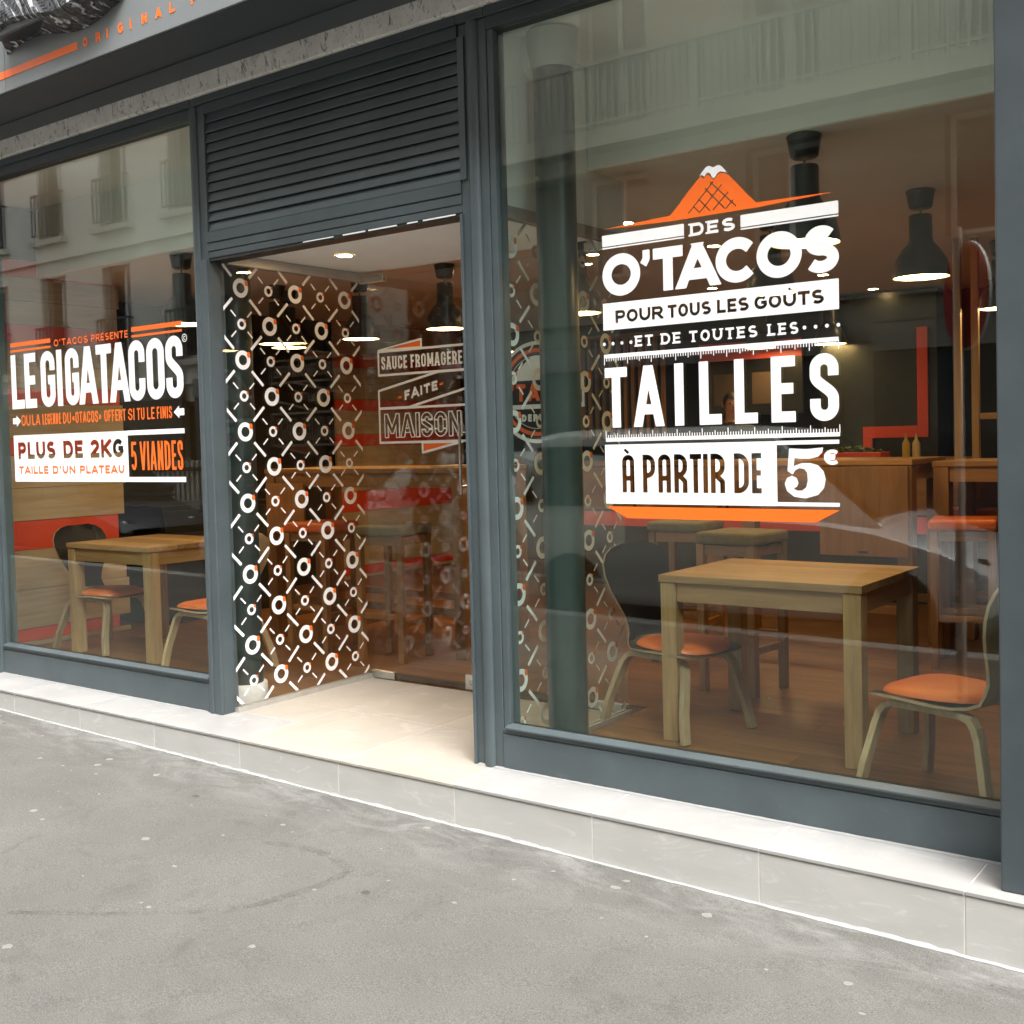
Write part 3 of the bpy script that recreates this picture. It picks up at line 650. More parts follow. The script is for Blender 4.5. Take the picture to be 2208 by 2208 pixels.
# ================================================================== SHOPFRONT
WL0, WL1, WR0, WR1 = -6.672, -4.722, -2.785, -0.874
def shop_window(x0, x1, label):
    wdw = empty('shop_window', label=label, cat='window', group='shop windows')
    MB().box(x0-0.03, x1+0.03, 0.0, 0.085, 0.0, 0.147).build('base_panel', 'frame_grey', wdw, bevel=0.002)
    MB().box(x0-0.03, x1+0.03, 0.003, 0.085, 0.149, 0.168).build('base_rail', 'frame_grey', wdw, bevel=0.002)
    MB().extrude([(-0.012, 0.170), (0.029, 0.170), (0.029, 0.190), (0.018, 0.190), (-0.012, 0.178)], x0-0.012, x1+0.012, 'yz').build('glazing_bead', 'frame_grey', wdw, bevel=0.0015)
    MB().box(x0-0.03, x1+0.03, 0.004, 0.085, 3.026, 3.075).build('top_rail', 'frame_dark', wdw, bevel=0.002)  # head rails: shade put into the colour by the darker grey
    MB().box(x0-0.03, x1+0.03, -0.012, 0.085, 3.0765, 3.114).build('head_board', 'frame_dark', wdw, bevel=0.003)
    for a, b in ((x0-0.03, x0), (x1, x1+0.03)): MB().box(a, b, 0.010, 0.085, 0.170, 3.024).build('stile', 'frame_grey', wdw, bevel=0.002)
    p = MB().box(x0+0.001, x1-0.001, 0.031, 0.041, 0.172, 3.0255).build('pane', 'pane', wdw)
    MB().box(x0, x1, 0.0425, 0.060, 0.172, 0.186).build('inner_bead', 'black_paint', wdw)
    return wdw, p
winL, paneL = shop_window(WL0, WL1, 'left shop window with a tall dark grey frame and orange and white lettering')
winR, paneR = shop_window(WR0, WR1, 'large right shop window with a white lettered panel of taco prices')

# posts of the shopfront, each with its half-round moulding
def post(xa, xb, beads, label, jamb=None):
    p = empty('shopfront_post', label=label, cat='post', group='dark grey shopfront posts')
    MB().box(xa, xb, 0.006, 0.100, 0.0, 3.075).build('core', 'frame_grey', p, bevel=0.003)
    for x, r in beads:
        pts = [(x+r*math.cos(a), 0.0045-0.75*r*math.sin(a)) for a in np.linspace(0, PI, 11)]
        MB().extrude(pts, 0.0, 3.075, 'xy').build('half_round_bead', 'frame_grey', p, smooth=True)
    if jamb: MB().box(*jamb).build('jamb', 'frame_grey', p, bevel=0.004)
    MB().box(xa, xb, -0.010, 0.100, 3.0765, 3.114).build('capping', 'frame_dark', p, bevel=0.003)
    return p
post(-6.86, -6.704, [(-6.735, 0.026)], 'dark grey post at the far left edge of the shopfront')
post(-4.690, -4.603, [(-4.684, 0.024)], 'dark grey post between the left window and the entrance', (-4.655, -4.601, -0.012, 0.0055, 0.0, 2.305))
pR = post(-2.962, -2.818, [(-2.886, 0.027)], 'dark grey post between the entrance and the right window')
MB().box(-2.968, -2.955, -0.006, 0.006, 0.0, 2.305).build('edge_strip', 'frame_grey', pR, bevel=0.002)
pil = empty('pilaster', label='dark grey flat pilaster at the right end of the shopfront', cat='pilaster')
MB().box(-0.822, 0.36, -0.217, 0.3, 0.0005, 3.114).build('shaft', 'frame_dark', pil, bevel=0.005)
MB().box(-0.842, -0.823, 0.0, 0.2, 0.0, 3.074).build('filler', 'frame_grey', pil)

# transom and louvre over the entrance
tr = empty('entrance_transom', label='dark grey stepped transom over the entrance', cat='transom')
MB().box(-4.603, -2.962, 0.006, 0.100, 2.312, 2.344).build('lower_rail', 'frame_grey', tr, bevel=0.002)
MB().box(-4.603, -2.962, 0.002, 0.100, 2.346, 2.386).build('upper_rail', 'frame_grey', tr, bevel=0.002)
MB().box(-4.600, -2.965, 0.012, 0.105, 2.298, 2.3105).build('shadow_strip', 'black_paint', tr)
pf = MB(); 
for a, b in ((-3.92, -3.72), (-3.66, -3.52), (-3.50, -3.33), (-3.27, -3.21), (-3.18, -3.0)): pf.box(a, b, 0.0065, 0.0085, 2.3035+0.003*random.random(), 2.3105)
pf.build('torn_film', 'vinyl_white', tr)
lv = empty('ventilation_louvre', label='dark grey louvred vent panel above the entrance', cat='louvre')
MB().box(-4.603, -2.962, -0.004, 0.060, 2.388, 2.440).build('bottom_frame', 'frame_grey', lv, bevel=0.003)
MB().box(-4.603, -4.592, -0.004, 0.060, 2.4415, 3.025).build('side_frame', 'frame_grey', lv, bevel=0.002)
MB().box(-2.928, -2.962, -0.004, 0.060, 2.4415, 3.025).build('side_frame', 'frame_grey', lv, bevel=0.002)
MB().box(-4.603, -2.962, -0.004, 0.060, 3.0265, 3.075).build('top_frame', 'frame_dark', lv, bevel=0.003)
MB().box(-4.603, -2.962, -0.012, 0.060, 3.0765, 3.114).build('head_board', 'frame_dark', lv, bevel=0.003)
MB().box(-4.59, -2.93, 0.062, 0.105, 2.41, 3.07).build('back_sheet', 'black_paint', lv)
slat = MB().extrude([(0.000, 0.0), (0.0025, 0.0), (0.0155, 0.0462), (0.0135, 0.0475), (0.002, 0.0045), (0.0, 0.0045)], -4.590, -2.9295, 'yz').mesh('slat'); slat.materials.append(M['frame_grey'])
for k in range(12):
    o = bpy.data.objects.new('slat', slat); COL.objects.link(o); o.parent = lv; o.location = (0, 0.002, 2.4425+0.0488*k)

# entrance recess: glass side panels, doors
def to_xz(y): return lambda u, v: (u, y, v)
def to_yz(x): return lambda u, v: (x, u, v)
def ring_pattern(pane, x):
    cw = Canvas(0.07, 1.055, 0.03, 2.30, 0.0025); co = Canvas(0.07, 1.055, 0.03, 2.30, 0.0025)
    S, P = 0.187, 0.370
    for i in range(-1, 7):
        for j in range(-2, 16):
            yc = 0.19+S*i; zc = 2.18-P/2*j; big = (i+j) % 2 == 0
            if big:
                cw.disc(yc, zc, 0.0495, r2=0.0265)
                co.put(lambda X, Z, yc=yc, zc=zc: np.hypot((X-yc-0.038)/0.70, (Z-zc-0.028))-0.0155, (yc, yc+.07, zc, zc+.08))
                for sx, sz in ((1, 1), (1, -1), (-1, 1), (-1, -1)):
                    if sx < 0: continue
                    a = (yc+sx*S*.30, zc+sz*P/2*.30); b = (yc+sx*S*.70, zc+sz*P/2*.70); cw.seg(a, b, 0.0078)
            else:
                cw.disc(yc, zc, 0.0285, r2=0.0145)
                co.put(lambda X, Z, yc=yc, zc=zc: np.hypot((X-yc-0.0225)/0.70, (Z-zc-0.0175))-0.0092, (yc, yc+.05, zc, zc+.05))
                for sx, sz in ((1, 1), (1, -1), (-1, 1), (-1, -1)):
                    a = (yc+sx*S*.20, zc+sz*P/2*.20); b = (yc+sx*S*.37, zc+sz*P/2*.37); cw.seg(a, b, 0.0042)
    co.F = np.where(np.roll(cw.F, 0) < 2, co.F, co.F)
    cw.F = np.maximum(cw.F, -co.F-0.001)
    cw.F[:2] = cw.F[-2:] = 1; cw.F[:, :2] = cw.F[:, -2:] = 1
    cw.build('ring_print', 'vinyl_white', pane, to_yz(x), 'white printed pattern of rings and diagonal dashes')
    co.build('flame_print', 'vinyl_orange', pane, to_yz(x), 'small orange flame beside each ring')
def side_panel(xc, side, label):
    sp = empty('glass_side_panel', label=label, cat='glass panel', group='glass side panels of the entrance')
    p = MB().box(xc-0.005, xc+0.005, 0.072, 1.062, 0.012, 2.318).build('pane', 'door_glass', sp)
    ring_pattern(p, xc+side*0.0065)
    MB().box(xc-0.020, xc+0.020, 0.072, 1.064, 0.0, 0.011).box(xc+0.0075, xc+0.020, 0.072, 1.064, 0.011, 0.024).box(xc-0.020, xc-0.0075, 0.072, 1.064, 0.011, 0.024).build('floor_channel', 'aluminium', sp)
    MB().box(xc-0.022, xc+0.022, 0.105, 1.064, 2.3185, 2.3435).box(xc+0.0075, xc+0.022, 0.105, 1.064, 2.292, 2.3185).box(xc-0.022, xc-0.0075, 0.105, 1.064, 2.292, 2.3185).build('head_channel', 'aluminium', sp)
    return sp
side_panel(-4.595, 1, 'left glass side panel of the entrance printed with white rings')
side_panel(-2.850, -1, 'right glass side panel of the entrance seen through the right window')
def door(x0, x1, hinge, label, roundel=False):
    d = empty('glass_door', label=label, cat='door', group='frameless glass entrance doors')
    p = MB().box(x0, x1, 1.066, 1.076, 0.010, 2.300).build('pane', 'door_glass', d)
    hx = (x0-0.002, x0+0.185) if hinge < 0 else (x1-0.185, x1+0.002)
    MB().box(*hx, 1.056, 1.0655, 0.004, 0.046).build('bottom_hinge', 'steel', d, bevel=0.003)
    MB().box(*hx, 1.0765, 1.086, 0.004, 0.046).build('bottom_hinge', 'steel', d, bevel=0.003)
    MB().box(*hx, 1.056, 1.0655, 2.282, 2.328).build('top_hinge', 'steel', d, bevel=0.003)
    MB().box(*hx, 1.0765, 1.086, 2.282, 2.328).build('top_hinge', 'steel', d, bevel=0.003)
    lx = (x1-0.145, x1-0.062) if hinge < 0 else (x0+0.062, x0+0.145)
    lk = MB().box(*lx, 1.052, 1.0655, 0.012, 0.092).build('lock_plate', 'aluminium', d, bevel=0.003)
    MB().lathe([(0.013, 0), (0.013, 0.010), (0.009, 0.012)], n=16).build('lock_cylinder', 'steel', lk, loc=(lx[0]+.045, 1.052, 0.052)).rotation_euler = (PI/2, 0, 0)
    hxx = x1-0.105 if hinge < 0 else x0+0.105
    hd = MB().tube([(hxx, 1.012, 1.075), (hxx, 1.012, 1.455)], 0.0085, 12).build('handle', 'steel', d, smooth=True)
    for z in (1.12, 1.41): MB().tube([(hxx, 1.0125, z), (hxx, 1.066, z)], 0.006, 10).build('handle_standoff', 'steel', hd)
    return d, p
d1, dp1 = door(-4.585, -3.727, -1, 'left glass entrance door lettered SAUCE FROMAGERE FAITE MAISON')
d2, dp2 = door(-3.721, -2.860, 1, 'right glass entrance door with a round white emblem')
MB().box(-4.56, -2.87, 1.05, 1.09, 0.0005, 0.003).build('floor_spring_cover', 'steel', step)

# ------------------------------------------------------------------ lettering: right window
YV = 0.0292
TW = to_xz(YV)
c = Canvas(-2.32, -1.36, 1.76, 2.34, 0.002)
for a, b in ((-2.299, -1.949), (-1.726, -1.373)): c.rect(a, b, 2.0895, 2.132); c.rect(a, b, 2.080, 2.0855)
c.build('rule_bars', 'vinyl_white', paneR, TW)
c = Canvas(-2.32, -1.36, 2.14, 2.34, 0.002)
hill = [(-2.294, 2.156), (-2.006, 2.169), (-1.975, 2.196), (-1.930, 2.244), (-1.896, 2.276), (-1.876, 2.292), (-1.866, 2.281), (-1.855, 2.293), (-1.845, 2.292), (-1.838, 2.283), (-1.827, 2.270), (-1.815, 2.283), (-1.806, 2.291), (-1.790, 2.290), (-1.770, 2.281), (-1.735, 2.243), (-1.700, 2.203), (-1.666, 2.168), (-1.375, 2.163), (-1.480, 2.158), (-1.66, 2.150), (-2.0, 2.148)]
c.poly(hill)
for p, q in (((-1.841, 2.266), (-1.742, 2.166)), ((-1.862, 2.246), (-1.785, 2.164)), ((-1.888, 2.212), (-1.842, 2.163)), ((-1.908, 2.188), (-1.885, 2.163)), ((-1.828, 2.266), (-1.930, 2.166)), ((-1.796, 2.250), (-1.884, 2.164)), ((-1.772, 2.220), (-1.832, 2.164)), ((-1.752, 2.190), (-1.782, 2.163))): c.seg(p, q, 0.0022, mode='sub')
c.build('hill_emblem', 'vinyl_orange', paneR, TW)
c = Canvas(-1.90, -1.75, 2.25, 2.34, 0.0012)
c.poly([(-1.884, 2.292), (-1.870, 2.308), (-1.857, 2.320), (-1.846, 2.324), (-1.836, 2.320), (-1.827, 2.315), (-1.817, 2.319), (-1.806, 2.321), (-1.796, 2.315), (-1.773, 2.288), (-1.790, 2.294), (-1.803, 2.297), (-1.812, 2.292), (-1.820, 2.281), (-1.827, 2.276), (-1.834, 2.283), (-1.840, 2.295), (-1.848, 2.300), (-1.856, 2.298), (-1.864, 2.287), (-1.872, 2.296)])
c.build('snow_cap', 'vinyl_white', paneR, TW)
c = Canvas(-1.95, -1.73, 2.07, 2.15, 0.0012); text(c, 'DES', -1.924, -1.748, 2.083, 0.046, 0.0055, 0, 0.014, 0.007); c.build('lettering', 'vinyl_white', paneR, TW)
c = Canvas(-2.32, -1.36, 1.88, 2.08, 0.002)
for ch, a, b in (('O', -2.301, -2.135), ("'", -2.125, -2.092), ('T', -2.080, -1.956), ('A', -1.974, -1.819), ('C', -1.825, -1.672), ('O', -1.668, -1.502), ('S', -1.496, -1.373)):
    text(c, ch, a, b, 1.898, 0.159, 0.0203 if ch != "'" else 0.015, 0)
c.build('lettering', 'vinyl_white', paneR, TW, 'rounded white capitals spelling the shop name')
c = Canvas(-2.32, -1.36, 1.755, 1.89, 0.0016); c.rect(-2.302, -1.375, 1.772, 1.874)
for s_, a, b in (('POUR', -2.247, -2.043), ('TOUS', -2.022, -1.847), ('LES', -1.823, -1.700), ('GOÛTS', -1.679, -1.427)): text(c, s_, a, b, 1.796, 0.048, 0.0057, 0, 0.0065, mode='sub')
c.build('lettering', 'vinyl_white', paneR, TW, 'white bar with POUR TOUS LES GOUTS cut out of it')
c = Canvas(-2.32, -1.36, 1.69, 1.755, 0.0014)
for s_, a, b in (('ET', -2.163, -2.087), ('DE', -2.052, -1.972), ('TOUTES', -1.936, -1.670), ('LES', -1.630, -1.519)): text(c, s_, a, b, 1.701, 0.041, 0.0042, 0, 0.0125, 0.0042)
for k in range(4): c.disc(-2.300+0.0395*k, 1.7195, 0.0065); c.disc(-1.497+0.0395*k, 1.7195, 0.0065)
c.build('lettering', 'vinyl_white', paneR, TW, 'small slab lettering ET DE TOUTES LES between dots')
def ruler(zb, zt, dirn):
    c = Canvas(-2.32, -1.36, min(zb, zt)-0.05, max(zb, zt)+0.05, 0.0013); c.rect(-2.302, -1.378, zb, zt)
    for k in range(91):
        x = -2.3005+0.0102444*k*1.0; L = 0.026 if k % 10 == 0 else (0.018 if k % 5 == 0 else 0.012)
        if dirn < 0: c.rect(x-0.0017, x+0.0017, zb-L, zb+.002)
        else: c.rect(x-0.0017, x+0.0017, zt-.002, zt+L)
    c.build('ruler_print', 'vinyl_white', paneR, TW)
ruler(1.6655, 1.680, -1); ruler(1.346, 1.360, 1)
c = Canvas(-2.32, -1.36, 1.38, 1.64, 0.002)
for ch, a, b in (('T', -2.301, -2.202), ('A', -2.169, -2.052), ('I', -2.0005, -1.963), ('L', -1.900, -1.812), ('L', -1.761, -1.673), ('E', -1.622, -1.533), ('S', -1.481, -1.380)):
    text(c, ch, a, b, 1.399, 0.229, 0.0187, 1)
c.build('lettering', 'vinyl_white', paneR, TW, 'tall condensed white lettering reading TAILLES')
c = Canvas(-2.33, -1.36, 1.09, 1.345, 0.0016); c.rect(-2.307, -1.605, 1.1075, 1.334); c.rect(-1.607, -1.381, 1.321, 1.335); c.rect(-1.607, -1.382, 1.108, 1.1215)
text(c, 'À', -2.232, -2.179, 1.151, 0.143, 0.0095, 2, mode='sub')
for ch, a, b in (('P', -2.142, -2.089), ('A', -2.076, -2.023), ('R', -2.009, -1.955), ('T', -1.944, -1.897), ('I', -1.890, -1.871), ('R', -1.860, -1.804), ('D', -1.768, -1.711), ('E', -1.700, -1.663)): text(c, ch, a, b, 1.151, 0.143, 0.0095, 2, mode='sub')
c.build('lettering', 'vinyl_white', paneR, TW, 'white block with A PARTIR DE cut out of it')
c = Canvas(-1.60, -1.36, 1.12, 1.33, 0.0016)
FIVE = [(-1.559, 1.3081), (-1.4966, 1.3046), (-1.4378, 1.3095), (-1.4411, 1.2929), (-1.4561, 1.2784), (-1.4843, 1.2719), (-1.5126, 1.2722), (-1.5401, 1.2745), (-1.5438, 1.2466), (-1.5155, 1.2564), (-1.4845, 1.2571), (-1.4565, 1.249), (-1.4366, 1.2278), (-1.4304, 1.2008), (-1.4364, 1.1714), (-1.4581, 1.1477), (-1.5019, 1.1354), (-1.5434, 1.141), (-1.5694, 1.1608), (-1.5774, 1.1858), (-1.5686, 1.2058), (-1.5501, 1.2133), (-1.5335, 1.2058), (-1.527, 1.1884), (-1.5335, 1.1749), (-1.5461, 1.1699), (-1.5326, 1.162), (-1.5144, 1.1621), (-1.4993, 1.1731), (-1.4937, 1.1959), (-1.4953, 1.2231), (-1.5054, 1.2365), (-1.5235, 1.2396), (-1.5393, 1.2317), (-1.5474, 1.2178), (-1.5666, 1.2298)]
c.poly(FIVE)
text(c, '€', -1.436, -1.381, 1.250, 0.052, 0.0062, 0)
c.build('lettering', 'vinyl_white', paneR, TW, 'fat white price figure 5 with a small euro sign')
c = Canvas(-2.33, -1.36, 1.04, 1.105, 0.002); c.poly([(-2.304, 1.097), (-2.213, 1.053), (-1.467, 1.053), (-1.381, 1.097)]); c.build('orange_bar', 'vinyl_orange', paneR, TW)

# ------------------------------------------------------------------ lettering: left window
c = Canvas(-6.56, -4.80, 1.95, 2.05, 0.0025)
for a, b in ((-6.526, -6.090), (-5.304, -4.869)): c.rect(a, b, 2.000, 2.0255); c.rect(a, b, 1.9695, 1.9825)
text(c, "O'TACOS", -6.054, -5.712, 1.974, 0.040, 0.0038, 0, 0.010); text(c, 'PRÉSENTE', -5.680, -5.336, 1.974, 0.040, 0.0038, 0, 0.010)
c.build('lettering', 'vinyl_orange', paneL, TW, 'thin orange lettering between pairs of orange rules')
c = Canvas(-6.56, -4.80, 1.60, 1.975, 0.0025)
for ch, a, b in (('L', -6.528, -6.390), ('E', -6.381, -6.256), ('G', -6.205, -6.056), ('I', -6.036, -5.982), ('G', -5.950, -5.812), ('A', -5.808, -5.642), ('T', -5.643, -5.496), ('A', -5.511, -5.344), ('C', -5.340, -5.195), ('O', -5.180, -5.027), ('S', -5.014, -4.870)):
    text(c, ch, a, b, 1.627, 0.326, 0.0268, 1)
c.disc(-4.850, 1.935, 0.021, r2=0.017); text(c, 'C', -4.860, -4.841, 1.925, 0.020, 0.002, 0)
c.build('lettering', 'vinyl_white', paneL, TW, 'tall condensed white lettering in one long line')
c = Canvas(-6.56, -4.80, 1.50, 1.60, 0.0022)
for s_, a, b in (('OU', -6.434, -6.335), ('LA', -6.315, -6.232), ('LEGENDE', -6.205, -6.013), ('DU', -5.990, -5.910), ('«OTACOS»', -5.895, -5.612), ('OFFERT', -5.582, -5.383), ('SI', -5.361, -5.304), ('TU', -5.281, -5.214), ('LE', -5.191, -5.125), ('FINIS', -5.105, -4.976)): text(c, s_, a, b, 1.524, 0.064, 0.0046, 1, 0.0085)
c.build('lettering', 'vinyl_orange', paneL, TW, 'orange line of small condensed lettering between arrows')
c = Canvas(-6.56, -4.80, 1.17, 1.61, 0.0025); c.rect(-6.530, -5.373, 1.187, 1.467); c.rect(-5.375, -4.877, 1.442, 1.468); c.rect(-5.375, -4.878, 1.187, 1.214)
text(c, 'PLUS', -6.484, -6.084, 1.323, 0.102, 0.0135, 0, 0.018, mode='sub'); text(c, 'DE', -6.000, -5.804, 1.323, 0.102, 0.0135, 0, 0.018, mode='sub'); text(c, '2KG', -5.730, -5.418, 1.323, 0.102, 0.0135, 0, 0.018, mode='sub')
text(c, 'TAILLE', -6.482, -6.165, 1.233, 0.047, 0.0062, 0, 0.012, mode='sub'); text(c, "D'UN", -6.119, -5.887, 1.233, 0.047, 0.0062, 0, 0.012, mode='sub'); text(c, 'PLATEAU', -5.839, -5.413, 1.233, 0.047, 0.0062, 0, 0.012, mode='sub')
for s, xa in ((1, -6.530), (-1, -4.873)): c.poly([(xa, 1.572), (xa+s*.042, 1.572), (xa+s*.042, 1.588), (xa+s*.088, 1.554), (xa+s*.042, 1.520), (xa+s*.042, 1.536), (xa, 1.536)])
c.build('lettering', 'vinyl_white', paneL, TW, 'white block with PLUS DE 2KG cut out of it and two arrows')
c = Canvas(-6.56, -4.80, 1.21, 1.43, 0.0022)
text(c, 'TAILLE', -6.482, -6.165, 1.233, 0.047, 0.0062, 0, 0.012); text(c, "D'UN", -6.119, -5.887, 1.233, 0.047, 0.0062, 0, 0.012); text(c, 'PLATEAU', -5.839, -5.413, 1.233, 0.047, 0.0062, 0, 0.012)
text(c, '5', -5.347, -5.298, 1.251, 0.155, 0.0085, 1); text(c, 'VIANDES', -5.266, -4.897, 1.251, 0.155, 0.0085, 1, 0.013)
c.build('lettering', 'vinyl_orange', paneL, TW, "orange lettering TAILLE D'UN PLATEAU and 5 VIANDES")

# ------------------------------------------------------------------ lettering: doors
TD = to_xz(1.0645)
c = Canvas(-4.50, -3.78, 1.28, 1.96, 0.002); t_ = 0.0065
def loop(pts):
    for a, b in zip(pts, pts[1:]+pts[:1]): c.seg(a, b, t_, t_*.6, t_*.6)
loop([(-4.458, 1.884), (-3.814, 1.884), (-3.814, 1.750), (-4.458, 1.750)]); loop([(-4.458, 1.890), (-4.133, 1.890), (-4.133, 1.934)])
loop([(-4.462, 1.662), (-4.015, 1.748), (-3.814, 1.748), (-3.814, 1.650), (-4.235, 1.562), (-4.462, 1.562)])
loop([(-4.462, 1.560), (-3.817, 1.560), (-3.817, 1.366), (-4.462, 1.366)]); loop([(-4.143, 1.362), (-4.143, 1.306), (-3.855, 1.362)])
text(c, 'SAUCE', -4.437, -4.240, 1.781, 0.073, 0.0062, 1, 0.009, 0.0025); text(c, 'FROMAGÈRE', -4.213, -3.842, 1.781, 0.073, 0.0062, 1, 0.009, 0.0025)
text(c, 'FAITE', -4.266, -4.022, 1.602, 0.052, 0.0068, 0, 0.012, shear=0.195)
c2 = Canvas(-4.50, -3.78, 1.28, 1.96, 0.002); text(c2, 'MAISON', -4.426, -3.860, 1.391, 0.140, 0.0150, 1, 0.012)
out = np.maximum(c2.F, -(c2.F+0.0058)); sh = np.maximum(np.roll(c2.F, 3, 1)+0.001, -(c2.F-0.002)); c.F = np.minimum(c.F, np.minimum(out, sh))
c.build('lettering', 'vinyl_white', dp1, TD, 'white outlined ribbons lettered SAUCE FROMAGERE FAITE MAISON')
c = Canvas(-4.50, -3.78, 1.28, 1.96, 0.002); c.poly([(-4.400, 1.897), (-4.140, 1.928), (-4.140, 1.897)]); c.poly([(-4.136, 1.355), (-4.136, 1.314), (-3.92, 1.355)])
c.seg((-4.316, 1.617), (-4.286, 1.623), 0.0055); c.seg((-4.009, 1.677), (-3.979, 1.683), 0.0055)
c.build('orange_fold', 'vinyl_orange', dp1, TD)
c = Canvas(-3.70, -3.02, 1.28, 1.93, 0.0025); RX, RZ = -3.355, 1.605
c.disc(RX, RZ, 0.262, r2=0.243); c.disc(RX, RZ, 0.188, r2=0.185); c.rect(RX-0.29, RX+0.29, RZ-0.085, RZ+0.085, 'sub'); c.rect(RX-0.29, RX+0.29, RZ+0.062, RZ+0.085); c.rect(RX-0.29, RX+0.29, RZ-0.085, RZ-0.062); c.rect(RX-0.29, RX-0.275, RZ-0.085, RZ+0.085); c.rect(RX+0.275, RX+0.29, RZ-0.085, RZ+0.085)
c.poly([(RX-0.16, RZ+0.085), (RX-0.03, RZ+0.185), (RX+0.03, RZ+0.185), (RX+0.16, RZ+0.085)]); text(c, 'DEPUIS', RX-0.10, RX+0.10, RZ-0.150, 0.038, 0.0055, 0, 0.010)
c.build('round_emblem', 'vinyl_white', dp2, TD, 'round white emblem with a banner across it')
c = Canvas(-3.70, -3.02, 1.28, 1.93, 0.0025); c.disc(RX, RZ, 0.225, r2=0.205); c.rect(RX-0.29, RX+0.29, RZ-0.085, RZ+0.085, 'sub'); text(c, "O'TACOS", RX-0.25, RX+0.25, RZ-0.045, 0.09, 0.011, 0, 0.016)
c.build('emblem_print', 'vinyl_orange', dp2, TD, 'orange lettering across the emblem banner')

# ------------------------------------------------------------------ fascia sign
sg = empty('fascia_sign', label='grey fascia sign box with orange lettering and plastic wrapped letters', cat='sign')
YS = -0.48
MB().box(-5.565, 2.0, YS, -0.04, 3.222, 4.05).build('panel', 'sign_grey', sg, bevel=0.002)
MB().box(-13, -5.568, YS, -0.04, 3.222, 4.05).build('panel', 'sign_grey', sg, bevel=0.002)
MB().box(-13, 2.0, YS+0.012, -0.042, 3.2165, 3.2215).build('soffit', 'frame_dark', sg)
MB().box(-13, 2.0, -0.20, -0.042, 3.2085, 3.216).build('soffit_rail', 'frame_dark', sg)
TS = to_xz(YS-0.002)
c = Canvas(-5.60, -3.5, 3.27, 3.36, 0.0022); 
text(c, 'O', -4.868, -4.828, 3.288, 0.046, 0.0068, 1)
xs = (-4.744, -4.656, -4.566, -4.474, -4.384, -4.281, -4.182, -4.03)
for ch, x in zip('RIGINALF', xs): text(c, ch, x-0.020, x+0.020, 3.288, 0.046, 0.0056 if ch == 'G' else 0.0064, 1 if ch not in 'AG' else 0)
c.build('lettering', 'vinyl_orange', sg, TS, 'spaced orange capitals reading ORIGINAL along the sign')
MB().box(-5.564, -4.915, YS-0.002, YS-0.0005, 3.290, 3.328).build('orange_rule', 'vinyl_orange', sg)
MB().box(-13, -5.569, YS-0.002, YS-0.0005, 3.290, 3.328).build('orange_rule', 'vinyl_orange', sg)
wl = empty('wrapped_letter', label='sign letter still wrapped in crumpled black and clear plastic film', cat='sign letter')
MB().box(-5.47, -4.62, YS-0.11, YS-0.002, 3.435, 3.95).build('letter_body', 'black_paint', wl, bevel=0.006)
fm = MB(); nx, nz = 60, 40; vs = []
for j in range(nz+1):
    for i in range(nx+1):
        u, v = i/nx, j/nz; x = -5.53+1.02*u; z = 3.395+0.6*v+0.035*math.sin(u*7)*(1-v)+0.03*abs(u-0.2)
        edge = min(u, 1-u, v*1.3, 1)*9; d = min(1, edge)
        y = YS-0.004-0.125*d+0.006*math.sin(30*u+26*v)*d+0.004*math.sin(52*u+40*v)*d+0.002*(random.random()-.5)*d
        vs.append((x, y, z))
fm.add(vs, [(j*(nx+1)+i, j*(nx+1)+i+1, (j+1)*(nx+1)+i+1, (j+1)*(nx+1)+i) for j in range(nz) for i in range(nx)]); fm.build('plastic_wrap', 'plastic_film', wl, smooth=False)

# dried paint flecks left on the right pane
fl = MB()
for k in range(30):
    x = random.uniform(-2.3, -0.95) if k > 16 else random.gauss(-1.62, .12); z = random.uniform(0.22, 0.55) if k > 16 else random.gauss(0.42, .06); r = random.choice((.0010, .0014, .0018, .0026)); a = random.random()*3
    fl.add([(x+r*math.cos(a+q*PI/2)*(1.6 if q % 2 else .6), 0.0298, z+r*math.sin(a+q*PI/2)*(1.6 if q % 2 else .6)) for q in range(4)], [(0, 1, 2, 3)])
tag(fl.build('paint_flecks', 'gum', paneR, fix=False), kind='stuff')

# ================================================================== INTERIOR OBJECTS
# --- cast-iron columns by the windows
def column(x, y, r, plinth, label, ztop=3.06):
    cl = empty('round_column', (x, y, 0), label=label, cat='column', group='round columns behind the shopfront')
    zb = plinth
    MB().lathe([(r, zb), (r, 2.905)], n=40).build('shaft', 'column_paint', cl, smooth=True)
    MB().lathe([(r*1.02, 2.906), (r*1.08, 2.93), (r*1.22, 2.985), (r*1.28, 3.03), (r*1.25, ztop)], n=40).build('capital', 'capital_paint', cl, smooth=True)
    if plinth: MB().lathe([(r*1.22, 0), (r*1.22, plinth-0.012), (r*1.16, plinth)], n=40).build('plinth', 'grout', cl, smooth=True)
    return cl
column(-2.690, 0.30, 0.086, 0.0, 'dark green round column just inside the right window')
column(-4.790, 0.30, 0.098, 0.095, 'dark round column with pale plinth behind the left glass panel')
MB().tube([(-2.86, 0.34, 3.05), (-2.82, 0.33, 2.99), (-2.77, 0.31, 2.94)], [0.075, 0.07, 0.06], 16).build('pipe_elbow', 'white_paint', bpy.data.objects['round_column'], smooth=True).matrix_parent_inverse = Matrix.Translation((2.690, -0.30, 0))

